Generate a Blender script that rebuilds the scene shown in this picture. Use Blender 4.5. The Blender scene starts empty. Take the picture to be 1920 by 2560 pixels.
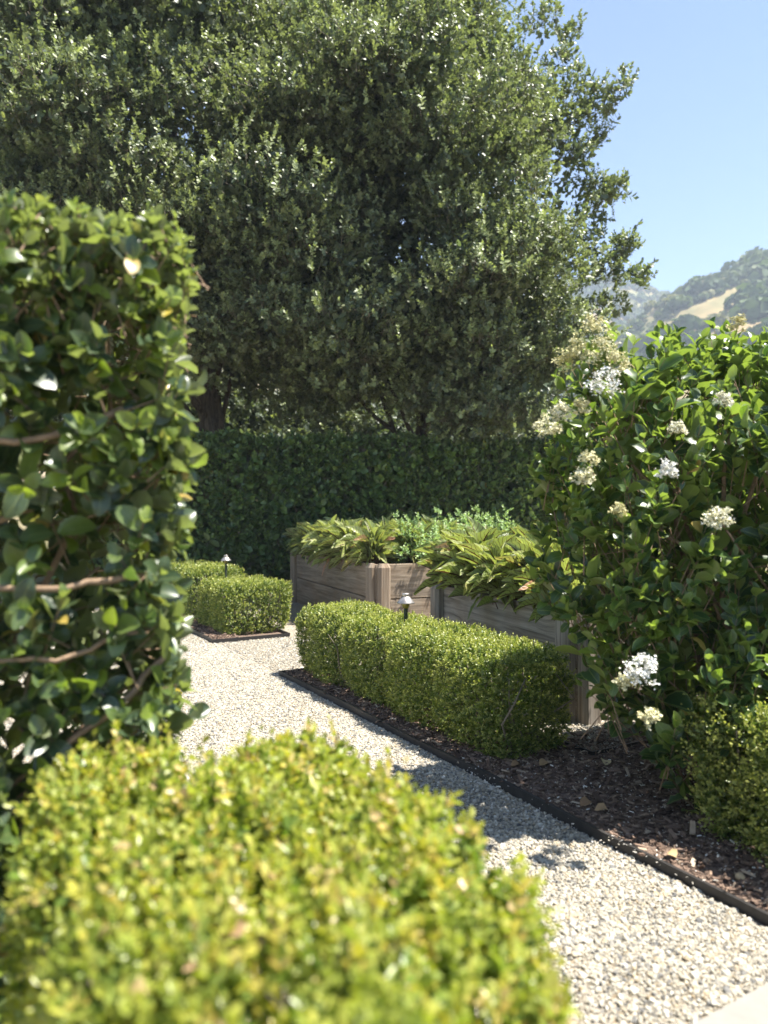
import bpy, math, random
import numpy as np
R = np.random.default_rng(7)
random.seed(7)
SC = bpy.context.scene
COL = SC.collection
EYE = 1.33
A2 = np.array([-.5, .866, 0.]); B2 = np.array([.866, .5, 0.]); Z3 = np.array([0., 0., 1.])

def G(a, b, z=0.):
    return a * A2 + b * B2 + z * Z3

# ------------------------------------------------------------------ helpers
def link(o, parent=None):
    COL.objects.link(o)
    if parent is not None:
        o.parent = parent
    return o

def tag(o, label=None, cat=None, group=None, kind=None):
    if label: o['label'] = label
    if cat: o['category'] = cat
    if group: o['group'] = group
    if kind: o['kind'] = kind
    return o

def empty(name, loc=(0, 0, 0), rz=0.):
    o = bpy.data.objects.new(name, None)
    o.empty_display_size = .1
    o.location = loc; o.rotation_euler = (0, 0, rz)
    return link(o)

def mesh(name, V, F, mat=None, parent=None, uv=None, att=None, smooth=True):
    """V (n,3); F list of (m,k) index arrays; uv (n,2) per vertex; att {name: per-vertex float}"""
    V = np.asarray(V, dtype=np.float32)
    if not isinstance(F, (list, tuple)): F = [F]
    F = [np.asarray(f, dtype=np.int32) for f in F if len(f)]
    me = bpy.data.meshes.new(name)
    me.vertices.add(len(V)); me.vertices.foreach_set('co', V.ravel())
    L = np.concatenate([f.ravel() for f in F])
    tot = np.concatenate([np.full(len(f), f.shape[1], np.int32) for f in F])
    st = np.concatenate([[0], np.cumsum(tot)[:-1]]).astype(np.int32)
    me.loops.add(len(L)); me.loops.foreach_set('vertex_index', L)
    me.polygons.add(len(tot)); me.polygons.foreach_set('loop_start', st)
    try: me.polygons.foreach_set('loop_total', tot)
    except Exception: pass
    me.polygons.foreach_set('use_smooth', np.full(len(tot), smooth))
    if uv is not None:
        u = me.uv_layers.new(name='UVMap')
        u.data.foreach_set('uv', np.asarray(uv, np.float32)[L].ravel())
    for k, v in (att or {}).items():
        a = me.attributes.new(k, 'FLOAT', 'POINT')
        a.data.foreach_set('value', np.asarray(v, np.float32))
    me.update(); me.validate()
    if mat: me.materials.append(mat)
    o = bpy.data.objects.new(name, me)
    return link(o, parent)

class MB:
    """collects boxes, tubes and lathes into one mesh"""
    def __init__(s): s.V = []; s.F = {}; s.UV = []; s.n = 0; s.A = []
    def add(s, V, F, uv=None, a=0.):
        V = np.asarray(V, float)
        for f in F:
            f = np.asarray(f, int)
            if len(f): s.F.setdefault(f.shape[1], []).append(f + s.n)
        s.V.append(V); s.UV.append(np.zeros((len(V), 2)) if uv is None else np.asarray(uv, float))
        s.A.append(np.full(len(V), a)); s.n += len(V)
    def tube(s, P, r, seg=8, a=0.):
        P = np.asarray(P, float); n = len(P)
        r = np.broadcast_to(np.asarray(r, float), (n,))
        T = np.gradient(P, axis=0); T /= np.linalg.norm(T, axis=1)[:, None] + 1e-9
        ref = np.array([.31, .93, .2]) if abs(T[0, 2]) > .6 else Z3
        u = np.cross(T, ref); u /= np.linalg.norm(u, axis=1)[:, None] + 1e-9
        v = np.cross(T, u)
        ang = np.arange(seg) / seg * 2 * math.pi
        V = (P[:, None] + r[:, None, None] * (np.cos(ang)[None, :, None] * u[:, None] + np.sin(ang)[None, :, None] * v[:, None])).reshape(-1, 3)
        i = np.arange(n - 1)[:, None] * seg; j = np.arange(seg)[None]
        k = (j + 1) % seg
        Q = np.stack([i + j, i + k, i + seg + k, i + seg + j], -1).reshape(-1, 4)
        ln = np.concatenate([[0], np.cumsum(np.linalg.norm(np.diff(P, axis=0), axis=1))])
        uv = np.stack([np.repeat(ln, seg), np.tile(ang, n)], -1)
        cap = np.array([np.arange(seg)[::-1], (n - 1) * seg + np.arange(seg)])
        s.add(V, [Q, cap], uv, a)
    def lathe(s, prof, c, seg=28):
        prof = np.asarray(prof, float); n = len(prof)
        ang = np.arange(seg) / seg * 2 * math.pi
        V = np.stack([c[0] + prof[:, 0, None] * np.cos(ang), c[1] + prof[:, 0, None] * np.sin(ang),
                      c[2] + np.repeat(prof[:, 1, None], seg, 1)], -1).reshape(-1, 3)
        i = np.arange(n - 1)[:, None] * seg; j = np.arange(seg)[None]; k = (j + 1) % seg
        s.add(V, [np.stack([i + j, i + k, i + seg + k, i + seg + j], -1).reshape(-1, 4)])
    def build(s, name, mat, parent=None, smooth=True):
        return mesh(name, np.concatenate(s.V), [np.concatenate(f) for f in s.F.values()], mat, parent,
                    uv=np.concatenate(s.UV), att={'rnd': np.concatenate(s.A)}, smooth=smooth)

def noise(P, f, seed=0, oct=3):
    """cheap smooth noise in about -1..1"""
    rs = np.random.default_rng(seed); o = np.zeros(len(P)); amp = 1.; tot = 0
    for _ in range(oct):
        for _k in range(3):
            d = rs.normal(size=3); d /= np.linalg.norm(d)
            o += amp * np.sin((P @ d) * f * 6.28 * rs.uniform(.7, 1.3) + rs.uniform(0, 6.28))
        tot += amp * 1.9; f *= 2.1; amp *= .55
    return o / tot

def unit(v): return v / (np.linalg.norm(v, axis=-1, keepdims=True) + 1e-9)

# ------------------------------------------------------------------ leaves
def leaf2(fold=.12):
    """small leaf: two quads folded along the midrib"""
    x = [0, 0, .42, .5, -.42, -.5]; y = [0, 1, .3, .66, .3, .66]
    z = [0, 0, fold, fold * .9, fold, fold * .9]
    V = np.stack([x, y, z], -1).astype(float)
    return V, np.array([[0, 2, 3, 1], [0, 1, 5, 4]]), np.stack([x, y], -1)

def leafN(prof, fold=.18, bend=.25, wave=0., cup=0., twist=0., across=1):
    """larger leaf: rows along the length, midrib lower than the edges, tip bending down"""
    rows = len(prof); V = []; UV = []
    xs = np.linspace(-1, 1, 2 * across + 1)
    for i, (t, w) in enumerate(prof):
        for x in xs:
            z = fold * abs(x) * w * (1 - cup * abs(x)) - bend * t * t + wave * math.sin(t * 17 + (2.1 if x > 0 else 0)) * abs(x) * (w > .1)
            xx = x * w; tw = twist * t
            V.append((xx * math.cos(tw) - z * math.sin(tw) * .5, t - .25 * bend * t * t, z * math.cos(tw) + xx * math.sin(tw)))
            UV.append((x * .5, t))
    m = 2 * across + 1; F = []
    for i in range(rows - 1):
        for k in range(m - 1):
            F.append((i * m + k, i * m + k + 1, (i + 1) * m + k + 1, (i + 1) * m + k))
    return np.array(V), np.array(F), np.array(UV)

LIG = [(0, .03), (.05, .06), (.16, .30), (.34, .46), (.55, .49), (.74, .42), (.9, .25), (.97, .10), (1., .015)]
SOR = [(0, .10), (.12, .09), (.24, .14), (.36, .36), (.5, .5), (.66, .5), (.8, .40), (.92, .22), (1., .03)]
LIGV = [leafN(LIG, .35, .18, .02), leafN(LIG, .15, .42, .03, twist=.5), leafN(LIG, .55, .05, .015, twist=-.3), leafN(LIG, .25, .3, .06, twist=.2)]

def place(T, P, D, N, Ln, W):
    """copies of leaf T=(V,F,UV) at P along D with upper side N"""
    V, F, UV = T
    S = unit(np.cross(D, N)); N2 = np.cross(S, D)
    Ln = np.broadcast_to(Ln, len(P))[:, None, None]; W = np.broadcast_to(W, len(P))[:, None, None]
    X = P[:, None] + Ln * V[None, :, 1:2] * D[:, None] + W * V[None, :, 0:1] * S[:, None] + Ln * V[None, :, 2:3] * N2[:, None]
    n = len(V)
    FF = (np.arange(len(P))[:, None, None] * n + F[None]).reshape(-1, F.shape[1])
    return X.reshape(-1, 3), FF, np.tile(UV, (len(P), 1)), n

class Leaves:
    def __init__(s): s.V = []; s.F = {}; s.UV = []; s.r = []; s.g = []; s.n = 0
    def add(s, T, P, D, N, Ln, W, rnd, age):
        if not len(P): return
        X, F, UV, n = place(T, P, D, N, Ln, W)
        s.F.setdefault(F.shape[1], []).append(F + s.n); s.V.append(X); s.UV.append(UV)
        s.r.append(np.repeat(rnd, n)); s.g.append(np.repeat(np.broadcast_to(age, len(P)), n)); s.n += len(X)
    def build(s, name, mat, parent=None):
        return mesh(name, np.concatenate(s.V), [np.concatenate(f) for f in s.F.values()], mat, parent,
                    uv=np.concatenate(s.UV), att={'rnd': np.concatenate(s.r), 'age': np.concatenate(s.g)})

def sprigs(P, T, S, k, ll, lw, angle=.9, mode='opp', droop=0., jit=.25, rs=R, t0=.15, tipup=.55, var=.22):
    """k leaves on each twig: base P, direction T, length S -> leaf arrays"""
    N = len(P); T = unit(T)
    ref = np.where(np.abs(T[:, 2:3]) > .9, np.array([[1., 0, 0]]), np.array([[0, 0, 1.]]))
    u = unit(np.cross(T, ref)); v = np.cross(T, u)
    i = np.arange(k)
    if mode == 'opp':
        pr = (i // 2); npairs = max(1, (k + 1) // 2)
        t = t0 + (1 - t0) * (pr / max(1, npairs - 1)); phi = (i % 2) * math.pi + (pr % 2) * math.pi / 2
    else:
        t = t0 + (1 - t0) * i / max(1, k - 1); phi = i * 2.4
    phi = phi[None] + rs.uniform(0, 6.28, (N, 1)) + rs.normal(0, jit, (N, k))
    th = angle * (1 - tipup * t[None] ** 3) + rs.normal(0, jit, (N, k))
    rad = np.cos(phi)[..., None] * u[:, None] + np.sin(phi)[..., None] * v[:, None]
    D = np.cos(th)[..., None] * T[:, None] + np.sin(th)[..., None] * rad
    D[..., 2] -= droop; D = unit(D)
    Nn = np.sin(th)[..., None] * T[:, None] - np.cos(th)[..., None] * rad + rs.normal(0, jit * .7, (N, k, 3))
    base = P[:, None] + T[:, None] * (S[:, None] * t[None])[..., None]
    szs = (1 - .35 * t[None] ** 2) * rs.normal(1, var, (N, k)).clip(.5, 1.5)
    age = np.broadcast_to(t[None], (N, k))
    f = lambda x: x.reshape(-1, 3)
    return f(base), f(D), unit(f(Nn)), (ll * szs).ravel(), (lw * szs).ravel(), age.ravel()

def stems(P, T, S, r0, r1):
    """thin three-sided twigs, vectorised"""
    T = unit(T); N = len(P)
    ref = np.where(np.abs(T[:, 2:3]) > .9, np.array([[1., 0, 0]]), np.array([[0, 0, 1.]]))
    u = unit(np.cross(T, ref)); v = np.cross(T, u); V = []
    for q, r in ((0, r0), (1, r1)):
        for k in range(3):
            an = k * 2.094
            V.append(P + T * (S * q)[:, None] + r * (math.cos(an) * u + math.sin(an) * v))
    V = np.stack(V, 1).reshape(-1, 3)
    F = np.array([[0, 1, 4, 3], [1, 2, 5, 4], [2, 0, 3, 5]])
    return V, (np.arange(N)[:, None, None] * 6 + F[None]).reshape(-1, 4)

# ------------------------------------------------------------------ materials
def new_mat(name):
    m = bpy.data.materials.new(name); m.use_nodes = True
    nt = m.node_tree; nt.nodes.clear()
    return m, nt, nt.nodes, nt.links

def ramp(nd, stops, interp='LINEAR'):
    r = nd.new('ShaderNodeValToRGB'); r.color_ramp.interpolation = interp
    e = r.color_ramp.elements
    while len(e) > 1: e.remove(e[-1])
    for i, (p, c) in enumerate(stops):
        x = e[0] if i == 0 else e.new(p)
        x.position = p; x.color = (*c, 1)
    return r

def math_n(nd, lk, op, a, b=None, c=None):
    n = nd.new('ShaderNodeMath'); n.operation = op
    for i, x in enumerate((a, b, c)):
        if x is None: continue
        if isinstance(x, (int, float)): n.inputs[i].default_value = x
        else: lk.new(x, n.inputs[i])
    return n.outputs[0]

def mixc(nd, lk, f, a, b, mode='MIX'):
    n = nd.new('ShaderNodeMix'); n.data_type = 'RGBA'; n.blend_type = mode
    for s, x in (('Factor', f), ('A', a), ('B', b)):
        i = [q for q in n.inputs if q.name == s and (q.type == ('VALUE' if s == 'Factor' else 'RGBA'))][0]
        if isinstance(x, (int, float)): i.default_value = x
        elif isinstance(x, tuple): i.default_value = (*x, 1) if len(x) == 3 else x
        else: lk.new(x, i)
    return [q for q in n.outputs if q.type == 'RGBA'][0]

def attr(nd, name):
    n = nd.new('ShaderNodeAttribute'); n.attribute_name = name
    return n.outputs['Fac']

def noise_n(nd, lk, vec, scale, detail=4, rough=.6):
    n = nd.new('ShaderNodeTexNoise'); n.inputs['Scale'].default_value = scale
    n.inputs['Detail'].default_value = detail; n.inputs['Roughness'].default_value = rough
    if vec is not None: lk.new(vec, n.inputs['Vector'])
    return n

def leaf_mat(name, stops, young, young_p=3., rough=.4, transl=.3, under=None, tint=1.5, edge=None, vein=None, spec=.45, dead=None):
    m, nt, nd, lk = new_mat(name)
    out = nd.new('ShaderNodeOutputMaterial')
    rnd = attr(nd, 'rnd'); age = attr(nd, 'age')
    c = ramp(nd, stops); lk.new(rnd, c.inputs[0]); col = c.outputs[0]
    yf = math_n(nd, lk, 'MULTIPLY', math_n(nd, lk, 'POWER', age, young_p), .85)
    col = mixc(nd, lk, yf, col, young)
    if dead:
        col = mixc(nd, lk, math_n(nd, lk, 'GREATER_THAN', rnd, 1 - dead[0]), col, dead[1])
    tc = nd.new('ShaderNodeTexCoord')
    nz = noise_n(nd, lk, tc.outputs['Object'], 60 if under else 25, 3)
    col = mixc(nd, lk, .5, col, mixc(nd, lk, nz.outputs[0], (.72, .72, .72), (1.25, 1.25, 1.2)), 'MULTIPLY')
    col = mixc(nd, lk, 1., col, mixc(nd, lk, nz.outputs[0], (.85, .85, .85), (1.1, 1.1, 1.1)), 'MULTIPLY')
    uvn = nd.new('ShaderNodeUVMap'); sp = nd.new('ShaderNodeSeparateXYZ'); lk.new(uvn.outputs[0], sp.inputs[0])
    ax = math_n(nd, lk, 'ABSOLUTE', sp.outputs[0]); bump = None
    if edge:
        e = math_n(nd, lk, 'GREATER_THAN', ax, .455)
        col = mixc(nd, lk, math_n(nd, lk, 'MULTIPLY', e, .55), col, edge)
        mr = math_n(nd, lk, 'LESS_THAN', ax, .03)
        col = mixc(nd, lk, math_n(nd, lk, 'MULTIPLY', mr, .5), col, edge)
    if under:
        ge = nd.new('ShaderNodeNewGeometry')
        col = mixc(nd, lk, math_n(nd, lk, 'MULTIPLY', ge.outputs['Backfacing'], .75), col, under)
    if vein:
        mid = math_n(nd, lk, 'LESS_THAN', ax, .06)
        sv = math_n(nd, lk, 'FRACT', math_n(nd, lk, 'SUBTRACT', math_n(nd, lk, 'MULTIPLY', sp.outputs[1], 9.), math_n(nd, lk, 'MULTIPLY', ax, 5.)))
        svd = math_n(nd, lk, 'LESS_THAN', sv, .21)
        vm = math_n(nd, lk, 'MAXIMUM', mid, math_n(nd, lk, 'MULTIPLY', svd, .6))
        col = mixc(nd, lk, vm, col, vein)
        bp = nd.new('ShaderNodeBump'); bp.inputs['Strength'].default_value = .6; bp.inputs['Distance'].default_value = .004
        pu = math_n(nd, lk, 'SINE', math_n(nd, lk, 'MULTIPLY', sv, 3.14159))
        lk.new(pu, bp.inputs['Height']); bump = bp.outputs[0]
    p = nd.new('ShaderNodeBsdfPrincipled'); lk.new(col, p.inputs['Base Color'])
    p.inputs['Roughness'].default_value = rough; p.inputs['Specular IOR Level'].default_value = spec
    t = nd.new('ShaderNodeBsdfTranslucent')
    tcx = mixc(nd, lk, 1., col, (tint, tint * 1.08, tint * .45), 'MULTIPLY'); lk.new(tcx, t.inputs['Color'])
    if bump: lk.new(bump, p.inputs['Normal'])
    mx = nd.new('ShaderNodeMixShader'); mx.inputs[0].default_value = transl
    lk.new(p.outputs[0], mx.inputs[1]); lk.new(t.outputs[0], mx.inputs[2]); lk.new(mx.outputs[0], out.inputs[0])
    return m

def plain(name, col, rough=.8, metal=0., var=.25, scale=30., bump=.0, spec=.3, stretch=None):
    m, nt, nd, lk = new_mat(name)
    out = nd.new('ShaderNodeOutputMaterial'); p = nd.new('ShaderNodeBsdfPrincipled')
    tc = nd.new('ShaderNodeTexCoord'); vec = tc.outputs['Object']
    if stretch:
        mp = nd.new('ShaderNodeMapping'); mp.inputs['Scale'].default_value = stretch
        lk.new(vec, mp.inputs[0]); vec = mp.outputs[0]
    nz = noise_n(nd, lk, vec, scale, 5)
    lo = tuple(max(0, x * (1 - var)) for x in col); hi = tuple(x * (1 + var) for x in col)
    r = ramp(nd, [(.3, lo), (.7, hi)]); lk.new(nz.outputs[0], r.inputs[0]); lk.new(r.outputs[0], p.inputs['Base Color'])
    p.inputs['Roughness'].default_value = rough; p.inputs['Metallic'].default_value = metal
    p.inputs['Specular IOR Level'].default_value = spec
    if bump:
        b = nd.new('ShaderNodeBump'); b.inputs['Strength'].default_value = .8; b.inputs['Distance'].default_value = bump
        lk.new(nz.outputs[0], b.inputs['Height']); lk.new(b.outputs[0], p.inputs['Normal'])
    lk.new(p.outputs[0], out.inputs[0])
    return m

def wood_mat(name, lo, hi, brown):
    """weathered board: UV x runs along the grain in metres"""
    m, nt, nd, lk = new_mat(name)
    out = nd.new('ShaderNodeOutputMaterial'); p = nd.new('ShaderNodeBsdfPrincipled')
    uvn = nd.new('ShaderNodeUVMap'); rnd = attr(nd, 'rnd')
    off = nd.new('ShaderNodeVectorMath'); off.operation = 'ADD'; lk.new(uvn.outputs[0], off.inputs[0])
    cx = nd.new('ShaderNodeCombineXYZ')
    lk.new(math_n(nd, lk, 'MULTIPLY', rnd, 13.7), cx.inputs[0]); lk.new(math_n(nd, lk, 'MULTIPLY', rnd, 5.1), cx.inputs[1]); lk.new(cx.outputs[0], off.inputs[1])
    # knots push the grain sideways
    mk = nd.new('ShaderNodeMapping'); mk.inputs['Scale'].default_value = (1.9, 4.2, 1); lk.new(off.outputs[0], mk.inputs[0])
    vo = nd.new('ShaderNodeTexVoronoi'); vo.inputs['Scale'].default_value = 1.; vo.inputs['Randomness'].default_value = 1.
    lk.new(mk.outputs[0], vo.inputs['Vector'])
    kn = ramp(nd, [(0., (1, 1, 1)), (.06, (.9, .9, .9)), (.11, (.35, .35, .35)), (.3, (0, 0, 0))]); lk.new(vo.outputs['Distance'], kn.inputs[0])
    mp = nd.new('ShaderNodeMapping'); mp.inputs['Scale'].default_value = (1.3, 26, 1); lk.new(off.outputs[0], mp.inputs[0])
    ad = nd.new('ShaderNodeVectorMath'); ad.operation = 'ADD'; lk.new(mp.outputs[0], ad.inputs[0])
    kx = nd.new('ShaderNodeCombineXYZ'); lk.new(math_n(nd, lk, 'MULTIPLY', kn.outputs[0], 2.2), kx.inputs[1]); lk.new(kx.outputs[0], ad.inputs[1])
    g = noise_n(nd, lk, ad.outputs[0], 1., 6, .65); g.inputs['Distortion'].default_value = .6
    mf = nd.new('ShaderNodeMapping'); mf.inputs['Scale'].default_value = (4., 190, 1); lk.new(off.outputs[0], mf.inputs[0])
    fine = noise_n(nd, lk, mf.outputs[0], 1., 3, .5)
    bl = noise_n(nd, lk, off.outputs[0], 2.3, 3)
    c = ramp(nd, [(.3, lo), (.48, tuple((a + b) / 2 for a, b in zip(lo, hi))), (.68, hi)]); lk.new(g.outputs[0], c.inputs[0])
    col = mixc(nd, lk, .55, c.outputs[0], mixc(nd, lk, fine.outputs[0], (.3, .3, .3), (1.5, 1.5, 1.5)), 'MULTIPLY')
    bf = ramp(nd, [(.42, (0, 0, 0)), (.68, (1, 1, 1))]); lk.new(bl.outputs[0], bf.inputs[0])
    col = mixc(nd, lk, math_n(nd, lk, 'MULTIPLY', bf.outputs[0], .55), col, mixc(nd, lk, g.outputs[0], tuple(.5 * x for x in brown), brown))
    core = ramp(nd, [(0., (.15, .12, .1)), (.035, (.3, .25, .2)), (.075, (1, 1, 1))]); lk.new(vo.outputs['Distance'], core.inputs[0])
    col = mixc(nd, lk, 1., col, core.outputs[0], 'MULTIPLY')
    lk.new(col, p.inputs['Base Color']); p.inputs['Roughness'].default_value = .85; p.inputs['Specular IOR Level'].default_value = .2
    b = nd.new('ShaderNodeBump'); b.inputs['Strength'].default_value = .7; b.inputs['Distance'].default_value = .003
    h = math_n(nd, lk, 'ADD', g.outputs[0], math_n(nd, lk, 'MULTIPLY', fine.outputs[0], .6)); lk.new(h, b.inputs['Height']); lk.new(b.outputs[0], p.inputs['Normal'])
    lk.new(p.outputs[0], out.inputs[0])
    return m

def gravel_mat(name, ground=False):
    m, nt, nd, lk = new_mat(name)
    out = nd.new('ShaderNodeOutputMaterial'); p = nd.new('ShaderNodeBsdfPrincipled')
    st = [(0, (.10, .10, .10)), (.10, (.18, .175, .165)), (.2, (.31, .28, .23)), (.42, (.35, .32, .26)), (.62, (.41, .375, .305)), (.74, (.32, .25, .16)), (.82, (.43, .40, .34)), (1., (.54, .51, .45))]
    if ground:
        tc = nd.new('ShaderNodeTexCoord'); vo = nd.new('ShaderNodeTexVoronoi'); vo.inputs['Scale'].default_value = 95
        lk.new(tc.outputs['Object'], vo.inputs['Vector'])
        sx = nd.new('ShaderNodeSeparateColor'); lk.new(vo.outputs['Color'], sx.inputs[0])
        r = ramp(nd, st); lk.new(sx.outputs[0], r.inputs[0])
        dk = ramp(nd, [(0., (1, 1, 1)), (.45, (.9, .9, .9)), (.75, (.45, .42, .38))]); lk.new(vo.outputs['Distance'], dk.inputs[0])
        nz = noise_n(nd, lk, tc.outputs['Object'], 1.3, 4)
        dirt = ramp(nd, [(.5, (0, 0, 0)), (.7, (1, 1, 1))]); lk.new(nz.outputs[0], dirt.inputs[0])
        col = mixc(nd, lk, math_n(nd, lk, 'MULTIPLY', dirt.outputs[0], .75), mixc(nd, lk, 1., r.outputs[0], dk.outputs[0], 'MULTIPLY'), (.30, .24, .16))
        lk.new(col, p.inputs['Base Color'])
        b = nd.new('ShaderNodeBump'); b.inputs['Strength'].default_value = 1.; b.inputs['Distance'].default_value = .006; b.invert = True
        lk.new(vo.outputs['Distance'], b.inputs['Height']); lk.new(b.outputs[0], p.inputs['Normal'])
    else:
        oi = nd.new('ShaderNodeObjectInfo'); r = ramp(nd, st); lk.new(oi.outputs['Random'], r.inputs[0])
        tc = nd.new('ShaderNodeTexCoord'); nz = noise_n(nd, lk, tc.outputs['Object'], 2.5, 3)
        lk.new(mixc(nd, lk, 1., r.outputs[0], mixc(nd, lk, nz.outputs[0], (.75, .74, .72), (1.15, 1.15, 1.13)), 'MULTIPLY'), p.inputs['Base Color'])
    p.inputs['Roughness'].default_value = .85; p.inputs['Specular IOR Level'].default_value = .25
    lk.new(p.outputs[0], out.inputs[0])
    return m

def attr_mat(name, stops, rough=.85, spec=.25):
    m, nt, nd, lk = new_mat(name)
    out = nd.new('ShaderNodeOutputMaterial'); p = nd.new('ShaderNodeBsdfPrincipled')
    r = ramp(nd, stops); lk.new(attr(nd, 'rnd'), r.inputs[0])
    tc = nd.new('ShaderNodeTexCoord'); nz = noise_n(nd, lk, tc.outputs['Object'], 45, 4)
    lk.new(mixc(nd, lk, 1., r.outputs[0], mixc(nd, lk, nz.outputs[0], (.65, .65, .65), (1.3, 1.3, 1.3)), 'MULTIPLY'), p.inputs['Base Color'])
    p.inputs['Roughness'].default_value = rough; p.inputs['Specular IOR Level'].default_value = spec
    lk.new(p.outputs[0], out.inputs[0])
    return m

def bark_mat(name, lo, hi, sc=14.):
    m, nt, nd, lk = new_mat(name)
    out = nd.new('ShaderNodeOutputMaterial'); p = nd.new('ShaderNodeBsdfPrincipled')
    tc = nd.new('ShaderNodeTexCoord'); mp = nd.new('ShaderNodeMapping'); mp.inputs['Scale'].default_value = (1, 1, .22)
    lk.new(tc.outputs['Object'], mp.inputs[0])
    nz = noise_n(nd, lk, mp.outputs[0], sc, 6, .7); nz.inputs['Distortion'].default_value = 1.
    r = ramp(nd, [(.35, lo), (.62, hi)]); lk.new(nz.outputs[0], r.inputs[0]); lk.new(r.outputs[0], p.inputs['Base Color'])
    b = nd.new('ShaderNodeBump'); b.inputs['Strength'].default_value = 1.; b.inputs['Distance'].default_value = .03
    lk.new(nz.outputs[0], b.inputs['Height']); lk.new(b.outputs[0], p.inputs['Normal'])
    p.inputs['Roughness'].default_value = .95; p.inputs['Specular IOR Level'].default_value = .15
    lk.new(p.outputs[0], out.inputs[0])
    return m

M = {}
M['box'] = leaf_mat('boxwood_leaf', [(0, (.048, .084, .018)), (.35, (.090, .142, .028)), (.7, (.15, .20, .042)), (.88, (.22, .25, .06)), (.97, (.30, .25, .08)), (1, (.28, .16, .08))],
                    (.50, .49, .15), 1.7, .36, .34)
M['boxnear'] = leaf_mat('yellow_boxwood_leaf', [(0, (.06, .10, .02)), (.25, (.13, .20, .035)), (.5, (.24, .30, .07)), (.62, (.34, .35, .09)), (.72, (.50, .40, .06)), (.83, (.52, .39, .20)), (.95, (.46, .29, .19)), (1, (.52, .48, .38))],
                        (.42, .42, .07), 2., .34, .38)  # yellow and tan leaf colours of the foreground hedge
M['lig'] = leaf_mat('privet_leaf', [(0, (.026, .056, .022)), (.5, (.048, .096, .028)), (.72, (.08, .145, .032)), (.88, (.14, .20, .035)), (.975, (.22, .28, .045)), (.976, (.34, .28, .06)), (1, (.36, .24, .08))],
                    (.22, .30, .045), 3.4, .36, .36, under=(.20, .26, .075), edge=(.26, .31, .09), spec=.6, tint=1.55)
M['ligleft'] = leaf_mat('glossy_hedge_leaf', [(0, (.030, .055, .031)), (.5, (.056, .090, .044)), (.68, (.09, .14, .04)), (.86, (.17, .23, .035)), (.955, (.26, .33, .04)), (.96, (.42, .32, .04)), (1, (.42, .30, .15))],
                        (.27, .34, .04), 5., .33, .36, under=(.17, .19, .10), edge=(.19, .22, .09), spec=.7, tint=1.8)
M['back'] = leaf_mat('tall_hedge_leaf', [(0, (.055, .095, .042)), (.6, (.11, .175, .06)), (.85, (.21, .29, .075)), (.97, (.2, .23, .05)), (1, (.28, .2, .06))],
                     (.20, .28, .06), 2.2, .33, .34, under=(.10, .14, .05), spec=.6)
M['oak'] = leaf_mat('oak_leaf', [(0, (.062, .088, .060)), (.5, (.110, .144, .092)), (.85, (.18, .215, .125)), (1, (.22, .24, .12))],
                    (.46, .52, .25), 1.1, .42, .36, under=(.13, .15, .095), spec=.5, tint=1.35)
M['sorrel'] = leaf_mat('sorrel_leaf', [(0, (.17, .22, .07)), (.5, (.29, .33, .115)), (.86, (.40, .43, .17)), (.975, (.42, .40, .16)), (1, (.46, .22, .15))],
                       (.14, .2, .035), 3., .40, .30, under=(.28, .32, .13), vein=(.06, .025, .02), spec=.5)
M['chard'] = leaf_mat('broad_beet_leaf', [(0, (.05, .10, .035)), (1, (.10, .17, .05))], (.1, .17, .05), 3., .45, .25, under=(.10, .15, .07), vein=(.05, .07, .03))
M['lacy'] = leaf_mat('lacy_leaf', [(0, (.20, .32, .13)), (.6, (.30, .42, .19)), (1, (.38, .48, .25))], (.34, .44, .2), 3., .5, .3)
M['scrub'] = leaf_mat('scrub_leaf', [(0, (.045, .075, .030)), (.5, (.085, .12, .045)), (.85, (.14, .16, .07)), (1, (.22, .20, .10))], (.09, .11, .04), 3., .7, .2, spec=.15)
M['twig'] = plain('brown_twig', (.22, .15, .095), .8, var=.35, scale=60)
M['greytwig'] = plain('grey_twig', (.16, .135, .10), .85, var=.35, scale=50)
M['greentwig'] = plain('green_twig', (.14, .17, .05), .7, var=.3, scale=60)
M['oakbark'] = bark_mat('oak_bark', (.030, .024, .018), (.13, .105, .08))
M['woodgrey'] = wood_mat('grey_weathered_wood', (.115, .098, .08), (.40, .355, .30), (.27, .185, .115))
M['woodbrown'] = wood_mat('brown_weathered_wood', (.10, .075, .052), (.34, .275, .205), (.29, .19, .115))
M['soil'] = plain('garden_soil', (.035, .024, .017), 1., var=.5, scale=40, bump=.02)
M['gravel'] = gravel_mat('gravel_bed', True)
M['stone'] = gravel_mat('gravel_stone')
M['mulch'] = plain('bark_mulch', (.14, .098, .074), 1., var=.6, scale=70, bump=.012)
M['chip'] = attr_mat('bark_chip', [(0, (.055, .035, .026)), (.5, (.14, .092, .066)), (.85, (.24, .165, .12)), (.93, (.30, .21, .14)), (1, (.42, .34, .25))])
M['petal'] = attr_mat('fallen_petal', [(0, (.55, .50, .40)), (1, (.75, .72, .66))])
M['edging'] = plain('black_edging', (.022, .020, .019), .55, var=.4, scale=25, spec=.4)
M['concrete'] = plain('pale_concrete', (.225, .213, .19), .9, var=.08, scale=18, bump=.002)
M['flower'] = attr_mat('white_blossom', [(0, (.46, .42, .17)), (.35, (.62, .58, .31)), (.6, (.72, .69, .47)), (1, (.82, .81, .77))], .7)
M['metal'] = plain('weathered_copper', (.37, .34, .315), .42, .75, .3, 20, spec=.5)
M['brass'] = plain('aged_brass', (.30, .25, .09), .5, .6, .3, 25)
M['post_metal'] = plain('dark_green_metal', (.045, .055, .035), .55, .2, .3, 30)
M['dryleaf'] = attr_mat('dry_leaf', [(0, (.16, .085, .045)), (.5, (.34, .22, .11)), (1, (.48, .38, .20))], .7)

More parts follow.
